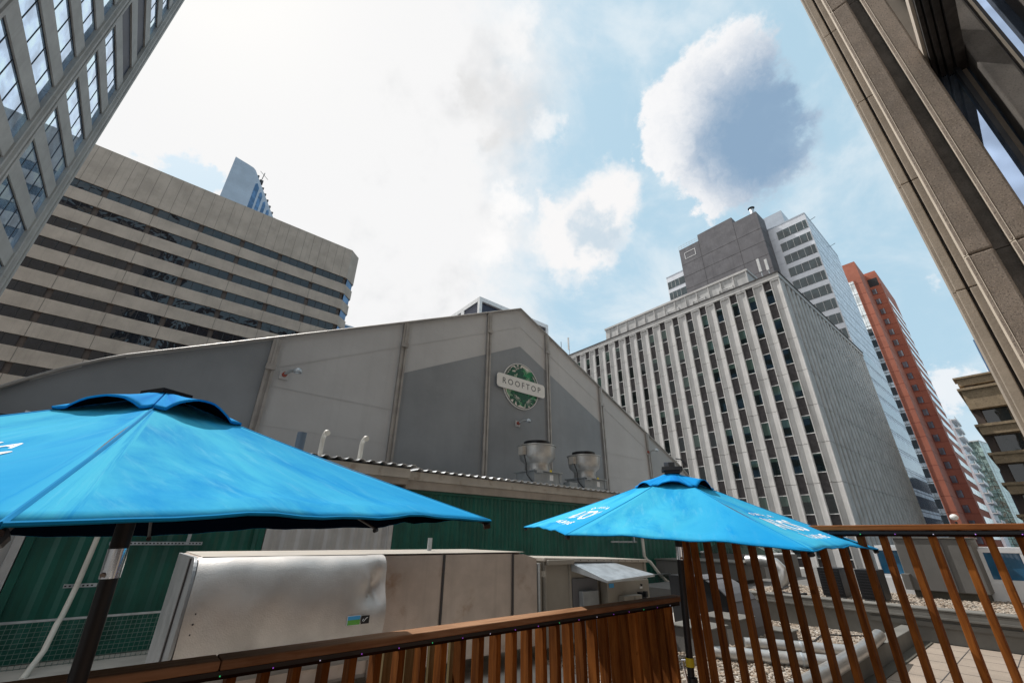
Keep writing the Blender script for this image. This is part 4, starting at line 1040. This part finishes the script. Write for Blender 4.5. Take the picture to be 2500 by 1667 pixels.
def umbrella(cx_, cy_, cz_, rot, tx, ty, r, h, label, lean_z, texts, grp, extra):
    n = Vector((tx, ty, 1)).normalized(); a = (Vector((1, 0, 0))-n*n.x).normalized(); b = n.cross(a); c = Vector((cx_, cy_, cz_))
    foot = c-n*((cz_+1.57)/n.z)
    o = root('umbrella', tuple(foot), label, 'umbrella', grp)
    dirv = lambda k: a*math.cos(rot+k*math.pi/3)+b*math.sin(rot+k*math.pi/3)
    V = [c+dirv(k)*r for k in range(6)]; A = c+n*h
    def pt(k, u_, v_, off=0.0):
        p = A.lerp(V[k].lerp(V[(k+1) % 6], u_), v_)
        s_ = 4*u_*(1-u_)
        inn = (c-p); inn -= n*inn.dot(n); inn = inn.normalized() if inn.length > 1e-6 else inn
        p = p+n*(-.020*s_*math.sin(math.pi*min(1, v_*1.0))-.012*math.sin(math.pi*v_))+inn*(.040*s_*v_**6)+n*(.016*s_*v_**5)
        p += n*(.006*math.sin(u_*13+v_*7+k)*s_*v_+.0035*math.sin(u_*31+v_*23+k*2)*s_*v_+.010*math.exp(-((v_-.93)/.03)**2)*s_*(1+.5*math.sin(k*3)))
        nn = (V[k]-A).cross(V[(k+1) % 6]-A).normalized()
        if nn.z < 0: nn = -nn
        return p+nn*off
    NU, NV = 20, 26
    top = MB(); att = []; hue = []
    hem = MB()
    for k in range(6):
        base = len(top.v)
        for i in range(NV+1):
            v_ = .06+.94*i/NV
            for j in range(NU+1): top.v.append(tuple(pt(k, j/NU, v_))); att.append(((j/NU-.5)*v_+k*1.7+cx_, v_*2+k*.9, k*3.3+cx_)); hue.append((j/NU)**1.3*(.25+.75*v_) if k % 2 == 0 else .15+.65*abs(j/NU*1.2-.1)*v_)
        for i in range(NV):
            for j in range(NU): q0 = base+i*(NU+1)+j; top.f.append((q0, q0+NU+1, q0+NU+2, q0+1))
    cv = top.build('canopy', 'canvas', o, smooth=True, fix=False, es=False)
    at = cv.data.attributes.new('panel', 'FLOAT_VECTOR', 'POINT')
    for i, v_ in enumerate(att): at.data[i].vector = v_
    ah = cv.data.attributes.new('hue', 'FLOAT', 'POINT')
    for i, v_ in enumerate(hue): ah.data[i].value = v_
    wd_ = cv.modifiers.new('w', 'WELD'); wd_.merge_threshold = .0008
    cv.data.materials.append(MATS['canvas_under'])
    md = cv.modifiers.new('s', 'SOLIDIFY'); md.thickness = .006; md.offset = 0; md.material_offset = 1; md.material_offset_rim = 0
    for k in range(6):
        sm_ = MB().tube([pt(k, 0, v_/14, .0) for v_ in range(1, 15)], .0055, 6)
        sm_.build('seam', 'canvas_hem', cv, smooth=True)
    for k in range(6): hem.tube([pt(k, j/NU, 1.0, .001) for j in range(NU+1)], .0042, 6)
    hem.build('hem', 'canvas_hem', cv, smooth=True)
    # vent cap with arches lifting between the ribs
    vent = MB(); vat = []
    for k in range(6):
        base = len(vent.v); nj = 16
        for i in range(9):
            v_ = .03+.205*i/8
            for j in range(nj+1):
                u_ = j/nj; arch = max(0, math.sin(math.pi*min(1, max(0, (u_-.12)/.76))))**.8
                wob = 1+.35*math.sin(k*2.1+cx_)
                p = pt(k, u_, v_, .010)+n*(.012*(1-i/8)+.004+.058*wob*arch*(i/8)**1.2)
                vent.v.append(tuple(p)); vat.append((u_+k, v_*2, k))
        for i in range(8):
            for j in range(nj): q0 = base+i*(nj+1)+j; vent.f.append((q0, q0+nj+1, q0+nj+2, q0+1))
    ve = vent.build('vent_cap', 'canvas_vent', o, smooth=True, fix=False, es=False)
    at = ve.data.attributes.new('panel', 'FLOAT_VECTOR', 'POINT')
    for i, v_ in enumerate(vat): at.data[i].vector = v_
    wd_ = ve.modifiers.new('w', 'WELD'); wd_.merge_threshold = .0008
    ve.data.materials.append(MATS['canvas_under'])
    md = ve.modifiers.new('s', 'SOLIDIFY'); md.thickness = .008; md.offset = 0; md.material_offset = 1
    # pole, hub, ribs, struts
    top_ = A+n*.02; lo = foot
    f_ = lambda z: lo+(top_-lo)*((z-lo.z)/(top_.z-lo.z))
    MB().tube([f_(lean_z-.10), top_], .030, 14).build('upper_pole', 'black', o, smooth=True)
    MB().tube([f_(lean_z-.10), f_(lean_z)], .0315, 16).build('tilt_sleeve', 'chrome', o, smooth=True)
    MB().tube([f_(lean_z-.075)-FW*.031, f_(lean_z-.075)-FW*.036], .011, 10).build('rivet', 'steel', o)
    MB().tube([foot, f_(lean_z-.1005)], .0275, 14).build('lower_pole', 'black', o, smooth=True)
    hub = A-n*.14; MB().tube([hub-n*.04, hub+n*.03], .065, 14).build('runner_hub', 'black', o)
    for k in range(6):
        e = pt(k, 0, 1.0, -.012); s_ = pt(k, 0, .05, -.02)
        rb_ = MB().tube([s_, e], .009, 6).build('rib', 'dark_frame', o)
        MB().tube([hub, pt(k, 0, .5, -.02)], .007, 6).build('strut', 'dark_frame', rb_)
        MB().tube([pt(k, 0, .985, -.028), pt(k, 0, 1.0, -.014)], .014, 8).build('rib_tip', 'black', rb_)
    # lettering, upright towards the apex
    for k in texts:
        mid = V[k].lerp(V[(k+1) % 6], .5); L_ = (mid-A).length; wd = (V[(k+1) % 6]-V[k]).length
        nn = (V[k]-A).cross(V[(k+1) % 6]-A)
        def place(x, y, vc):
            v_ = vc-y/L_; u_ = .5+(-x if nn.z < 0 else x)/(wd*v_)
            return pt(k, u_, v_, .0042)
        text('lettering', 'ALTOS', 'print_white', lambda x, y: place(x*.74, y*1.2, .71), .23, cv, 1.0, bold=.006)
        text('lettering', '100% AGAVE', 'print_white', lambda x, y: place(x*.80, y*1.0, .858), .105, cv, 1.0, bold=.004)
        text('lettering', 'OLMECA', 'print_white', lambda x, y: place(x, y-.10*(x/.25)**2*.35, .565), .062, cv, 1.9, bold=.002)
    extra(o, A, n, a, b)
    return o
def ex1(o, A, n, a, b):
    p = A-n*.004; s_ = .066
    d = (a*math.cos(.6)+b*math.sin(.6)); e = n.cross(d)
    m_ = MB(); q_ = [p+d*s_+e*s_, p-d*s_+e*s_, p-d*s_-e*s_, p+d*s_-e*s_]
    m_.q(*q_); m_.q(*[x+n*.02 for x in q_][::-1])
    for i in range(4): m_.q(q_[i], q_[(i+1) % 4], q_[(i+1) % 4]+n*.02, q_[i]+n*.02)
    m_.tube([A, p], .03, 10); m_.build('hub_plate', 'black_gloss', o)
    MB().tube([p+n*.02, p+n*.032], .009, 8).build('bolt', 'steel', o)
def ex2(o, A, n, a, b):
    d = Vector((.55, -.83, 0)).normalized(); e = Vector((.83, .55, 0)); c_ = A+n*.035
    def bx(name, m, u0, u1, v0, v1, z0, z1, par=o):
        m_ = MB(); P = [c_+(d*x+e*y+Vector((0, 0, z)))*.60 for z in (z0, z1) for x, y in ((u0, v0), (u1, v0), (u1, v1), (u0, v1))]
        for f in ((0, 3, 2, 1), (4, 5, 6, 7), (0, 1, 5, 4), (1, 2, 6, 5), (2, 3, 7, 6), (3, 0, 4, 7)): m_.q(*[P[i] for i in f])
        return m_.build(name, m, par, bevel=.003)
    bx('hub_plate', 'black_gloss', -.15, .15, -.15, .15, -.01, .045)
    bx('hub_neck', 'black', -.11, .11, -.11, .11, -.05, -.011)
    h_ = bx('solar_box', 'ac_dark', -.11, .05, -.11, .08, .046, .115)
    bx('solar_face', 'black_gloss', -.04, .045, -.118, -.111, .05, .11, h_)
    MB().tube([c_+d*.05+Vector((0, 0, .11)), c_+d*.10+Vector((0, 0, .10)), c_+d*.14+Vector((0, 0, .046))], .005, 6).build('wire_loop', 'black', h_)
    t_ = A-n*((A.z+.90)/n.z)
    MB().tube([t_+Vector((0, 0, .03)), t_-Vector((0, 0, .03))], .034, 14).build('yellow_tape', 'tape', o, smooth=True)
    MB().tube([t_-Vector((0, 0, .10)), t_-Vector((0, 0, .67))], [.040, .055], 14).build('base_tube', 'black', o, smooth=True)
    w0 = t_+d*-.055+Vector((0, 0, -.02))
    MB().tube([w0+Vector((0, 0, .03)), w0+d*.02+Vector((0, 0, -.14))], .008, 8).tube([w0+d*.06+Vector((0, 0, .035)), w0-d*.01+Vector((0, 0, .03))], .009, 8).build('clamp_handle', 'chrome', o)
    MB().tube([w0+d*.02+Vector((0, 0, -.14)), w0+d*.02+Vector((0, 0, -.17))], .016, 10).build('clamp_ring', 'chrome', o)
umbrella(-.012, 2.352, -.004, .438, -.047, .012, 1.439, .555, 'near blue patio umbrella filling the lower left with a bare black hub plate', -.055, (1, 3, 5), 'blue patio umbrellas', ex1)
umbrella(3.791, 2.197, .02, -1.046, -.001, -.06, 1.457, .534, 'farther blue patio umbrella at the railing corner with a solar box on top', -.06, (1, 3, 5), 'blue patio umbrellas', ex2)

# ================================================================== GRAVEL ROOF ON THE RIGHT
def gravel(name, x0, x1, y0, y1, z, n, seed, cx0=None):
    rnd = random.Random(seed); m_ = MB()
    ico = [(0, 0, 1), (.89, 0, .45), (.28, .85, .45), (-.72, .53, .45), (-.72, -.53, .45), (.28, -.85, .45), (.72, .53, -.45), (-.28, .85, -.45), (-.89, 0, -.45), (-.28, -.85, -.45), (.72, -.53, -.45), (0, 0, -1)]
    fc = [(0, 1, 2), (0, 2, 3), (0, 3, 4), (0, 4, 5), (0, 5, 1), (1, 6, 2), (2, 7, 3), (3, 8, 4), (4, 9, 5), (5, 10, 1), (6, 7, 2), (7, 8, 3), (8, 9, 4), (9, 10, 5), (10, 6, 1)]
    for _ in range(n):
        x, y = rnd.uniform(x0, x1), rnd.uniform(y0, y1); s_ = rnd.uniform(.018, .036); a, b_, c_ = s_*rnd.uniform(.8, 1.3), s_*rnd.uniform(.7, 1.1), s_*rnd.uniform(.5, .8); t = rnd.uniform(0, 6.28); i = len(m_.v)
        for p in ico:
            px_, py_ = p[0]*a, p[1]*b_; m_.v.append((x+px_*math.cos(t)-py_*math.sin(t), y+px_*math.sin(t)+py_*math.cos(t), z+c_*.5+p[2]*c_))
        m_.f += [tuple(i+k for k in f) for f in fc]
    return tag(m_.build(name, 'gravel', fix=False), None, None, kind='stuff')
mg = mat('gravel', (.50, .42, .34), .9, var=.1)
q = NT(mg.node_tree); tc = q.n('ShaderNodeTexCoord'); vo = q.n('ShaderNodeTexVoronoi'); q.put(vo.inputs['Vector'], tc.outputs['Object']); vo.inputs['Scale'].default_value = 22
cr_ = q.n('ShaderNodeSeparateColor'); q.put(cr_.inputs[0], vo.outputs['Color'])
q.put(mg.node_tree.nodes['Principled BSDF'].inputs['Base Color'], q.mix(q.ss(cr_.outputs[0], .1, .9), q.mix(q.ss(cr_.outputs[1], .3, .8), (.13, .10, .075), (.25, .185, .13)), (.42, .37, .31)))
gravel('gravel', 5.3, 12.0, 2.55, 5.6, -1.70, 9500, 1)
gravel('gravel', 12.45, 17.0, -1.4, 6.2, -1.30, 12000, 2)
struct('gravel_bed', B(12.42, 30, -4, 9, -1.715, -1.30), 'slab_grey')
struct('roof_paving', B(5.4, 12.05, -4, 2.25, -1.699, -1.690), 'paving')
pj = MB()
for i in range(12): pj.box(5.4+.61*i, 5.4+.61*i+.012, -4, 2.25, -1.6895, -1.6885)
for i in range(11): pj.box(5.4, 12.05, 2.25-.61*i-.012, 2.25-.61*i, -1.6883, -1.6873)
struct('paving_joint', pj, 'joint')
mat('dirt', (.08, .075, .06), .95, bump=.5, bs=30)
pw = root('parapet_wall', (12.2, 2, -1.7), 'grey parapet wall with stepped metal flashing across the gravel roof', 'wall')
B(12.12, 12.42, -4, 6.4, -1.70, -1.17).build('wall', 'parapet', pw)
B(12.05, 12.46, -4, 6.4, -1.168, -1.14).build('coping', 'parapet', pw, bevel=.005)
B(12.06, 12.119, -4, 6.4, -1.30, -1.175).build('flashing', 'parapet', pw); B(12.03, 12.059, -4, 6.4, -1.30, -1.27).build('flashing_lip', 'parapet', pw)
B(12.08, 12.119, -4, 3.0, -1.44, -1.36).build('flashing', 'parapet', pw)
cw = tag(B(5.0, 12.0, 2.29, 2.52, -1.697, -1.45).build('low_wall', 'parapet', bevel=.01), 'low grey concrete curb dividing the gravel from the paving', 'wall')
tag(B(5.4, 12.0, 2.12, 2.285, -1.688, -1.675).build('debris_strip', 'dirt'), None, None, kind='stuff')
for i, (p, r_, lab) in enumerate((([(8.67, 4.06, -1.6), (9.15, 3.3, -1.6), (9.53, 2.62, -1.6)], .085, 'silver clad pipe on the gravel, farther of the two parallel ones'),
                 ([(7.56, 4.10, -1.6), (8.0, 3.4, -1.6), (8.42, 2.68, -1.6)], .09, 'silver clad pipe on the gravel, nearer of the two parallel ones'),
                 ([(9.7, 2.36, -1.36), (8.42, 2.27, -1.37), (6.9, 2.24, -1.38), (5.6, 2.22, -1.38)], .085, 'silver clad pipe lying along the low grey curb'))):
    o = root('clad_pipe', p[0], lab, 'pipe', 'silver clad pipes'); MB().tube(p, r_, 18).build('cladding', 'steel', o, smooth=True)
    cl = MB()
    for j in range(1, 4):
        t = j/4; a_ = Vector(p[0]).lerp(Vector(p[-1]), t); d = (Vector(p[-1])-Vector(p[0])).normalized()*.012
        if i < 2: cl.tube([a_-d, a_+d], r_+.006, 18)
    if cl.v: cl.build('band', 'galv', o)
def crate(x0, x1, y0, y1, z0, z1, lab, cap=True):
    o = root('vent_box', ((x0+x1)/2, (y0+y1)/2, z0), lab, 'box', 'grey boxes on the gravel'); B(x0, x1, y0, y1, z0, z1-.03).build('body', 'slab_grey', o, bevel=.01)
    if cap: B(x0-.03, x1+.03, y0-.03, y1+.03, z1-.029, z1).build('lid', 'parapet', o, bevel=.01)
crate(7.55, 8.2, 4.1, 4.75, -1.7, -1.30, 'low grey roof box with a pale lid right behind the umbrella pole')
crate(8.75, 9.4, 4.15, 4.85, -1.7, -1.28, 'darker grey roof box beside the one behind the umbrella pole')
crate(9.75, 10.1, 3.72, 4.1, -1.7, -1.50, 'small flat grey roof box by the far silver pipe', True)
hd_ = root('duct_elbow', (9.6, 4.9, -1.7), 'big black quarter-round duct elbow standing behind the pickets', 'duct')
pf_ = [(4.35, -1.7)]+[(4.35+.0+.95*(1-math.cos(R_(t))), -1.7+.98*math.sin(R_(t))) for t in range(0, 91, 9)]+[(5.9, -.72), (5.9, -1.7)]
MB().prism(pf_, 0, 9.55, 10.4).build('side_panel', 'black', hd_)
st_ = MB(); arc = pf_[1:12]
for a, b_ in zip(arc[:-1], arc[1:]): st_.q((9.45, a[0]-.015, a[1]+.01), (9.45, b_[0]-.015, b_[1]+.01), (10.5, b_[0]-.015, b_[1]+.01), (10.5, a[0]-.015, a[1]+.01))
st_.build('curved_skin', 'ac_dark', hd_, solid=.02)
gb = root('roof_hatch', (16.5, 2.2, -1.3), 'big grey boxy roof bulkhead with slanted top behind the pickets', 'bulkhead')
B(16.0, 17.4, 1.45, 2.93, -1.12, .085).build('body', 'slab_grey', gb, bevel=.02); B(15.97, 17.45, 1.42, 2.96, .086, .12).build('cap', 'parapet', gb)
B(16.1, 17.3, 1.52, 2.86, -1.3, -1.121).build('plinth', 'dirt', gb); B(15.97, 15.999, 1.98, 2.0, -1.1, .08).build('seam', 'joint', gb); B(15.7, 15.998, 2.80, 2.95, -1.1, -.75).build('side_box', 'slab_grey', gb)
sk = root('skylight', (16.9, 1.4, -1.3), 'row of white framed blue glass roof lights behind the grey bulkhead', 'roof light')
B(16.75, 18.6, -3, 3.75, -1.3, -.90).build('base', 'white_frame', sk)
fr = MB(); 
for z0, z1 in ((-.899, -.82), (-.22, -.15)): fr.box(16.78, 16.9, -3, 3.62, z0, z1)
for y in (3.62, 2.92, 2.2, 1.45, .75, .05, -.65, -1.35): fr.box(16.785, 16.895, y-.07, y, -.819, -.221)
fr.build('frame', 'white_frame', sk)
yy = [3.62, 2.92, 2.2, 1.45, .75, .05, -.65, -1.35]
for a, b_ in zip(yy[:-1], yy[1:]): B(16.85, 16.87, b_+.001, a-.071, -.818, -.222).build('pane', 'glass_sky', sk)
B(17.0, 18.4, -3, 3.6, -.16, -.10).build('roof', 'white_frame', sk)
for y0, y1, lab in ((3.06, 3.52, 'black cooling box on the upper gravel, nearer the grey bulkhead'), (3.84, 4.32, 'black cooling box on the upper gravel beside the silver pipe')):
    o = root('condenser_unit', (14.3, (y0+y1)/2, -1.3), lab, 'condenser', 'black boxes on the upper gravel')
    B(14, 14.6, y0, y1, -1.25, -.62).build('housing', 'black', o, bevel=.01)
    lv = MB()
    for k in range(9): lv.box(13.985, 13.999, y0+.04, y1-.04, -1.18+.06*k, -1.16+.06*k)
    lv.build('louvre', 'dark_frame', o); B(14.05, 14.55, y0+.03, y1-.03, -1.3, -1.251).build('foot', 'grey_paint', o)
B(14.1, 14.9, 3.0, 3.7, -.50, -.44)
cp = tag(MB().tube([(16, 6.9, -.62), (16, 6.4, -.60), (16, 6.05, -.66), (15.95, 5.85, -.85), (15.9, 5.9, -1.1), (15.9, 6.05, -1.3)], .17, 16).build('flexible_duct', 'steel', smooth=True), 'bent silver flexible duct on the far gravel left of the black boxes', 'duct')
ac2 = root('air_handler', (16, 8.6, -1.3), 'grey rooftop unit at the far end of the gravel behind the silver duct', 'air handler')
B(15.5, 17.5, 7.0, 10.5, -1.2, -.70).build('cabinet', 'slab_grey', ac2, bevel=.02); B(15.45, 17.6, 6.9, 10.6, -.699, -.66).build('lid', 'parapet', ac2); B(15.7, 17.4, 7.2, 10.3, -1.3, -1.201).build('skid', 'dirt', ac2)
gc = root('glass_canopy', (20, 9, -1.3), 'glass roofed entrance canopy glimpsed between the pickets at left', 'canopy')
MB().prism([(7.2, -.5), (8.6, .25), (10, -.5)], 0, 19, 21).build('glass_gable', 'glass_green', gc); MB().box(18.9, 21.1, 7.1, 10.1, -1.3, -.51).build('base', 'slab_grey', gc)
for y, z in ((7.2, -.5), (8.6, .25), (10, -.5)): MB().tube([(18.9, y, z), (21.1, y, z)], .06, 6).build('frame_bar', 'white_frame', gc)
tag(MB().tube([(9.6, 4.0, -1.66), (10.2, 3.5, -1.665), (11.0, 3.6, -1.66), (11.6, 3.0, -1.665), (11.9, 2.7, -1.66)], .014, 6).build('cable', 'black', smooth=True), 'black cable snaking over the lower gravel beside the parapet', 'cable')
tag(MB().tube([(14.0, 4.7, -1.25), (13.7, 4.9, -1.27), (14.0, 5.3, -1.26), (14.6, 5.6, -1.26), (15.6, 5.7, -1.26)], .03, 6).build('hose', 'black', smooth=True), 'black hose lying on the upper gravel by the black cooling boxes', 'hose')
pk = root('street_lamp', (20.0, 1.943, -1.3), 'white globe lamp peeking over the right railing', 'lamp')
MB().tube([(20, 1.943, -1.3), (20, 1.943, .60)], .03, 8).build('post', 'dark_frame', pk); MB().sphere((20, 1.943, .73), .105, 18, 12, .85).build('globe', 'globe', pk, smooth=True)
for o in S.objects:
    if o.name.startswith(('roof_antenna',)): pass
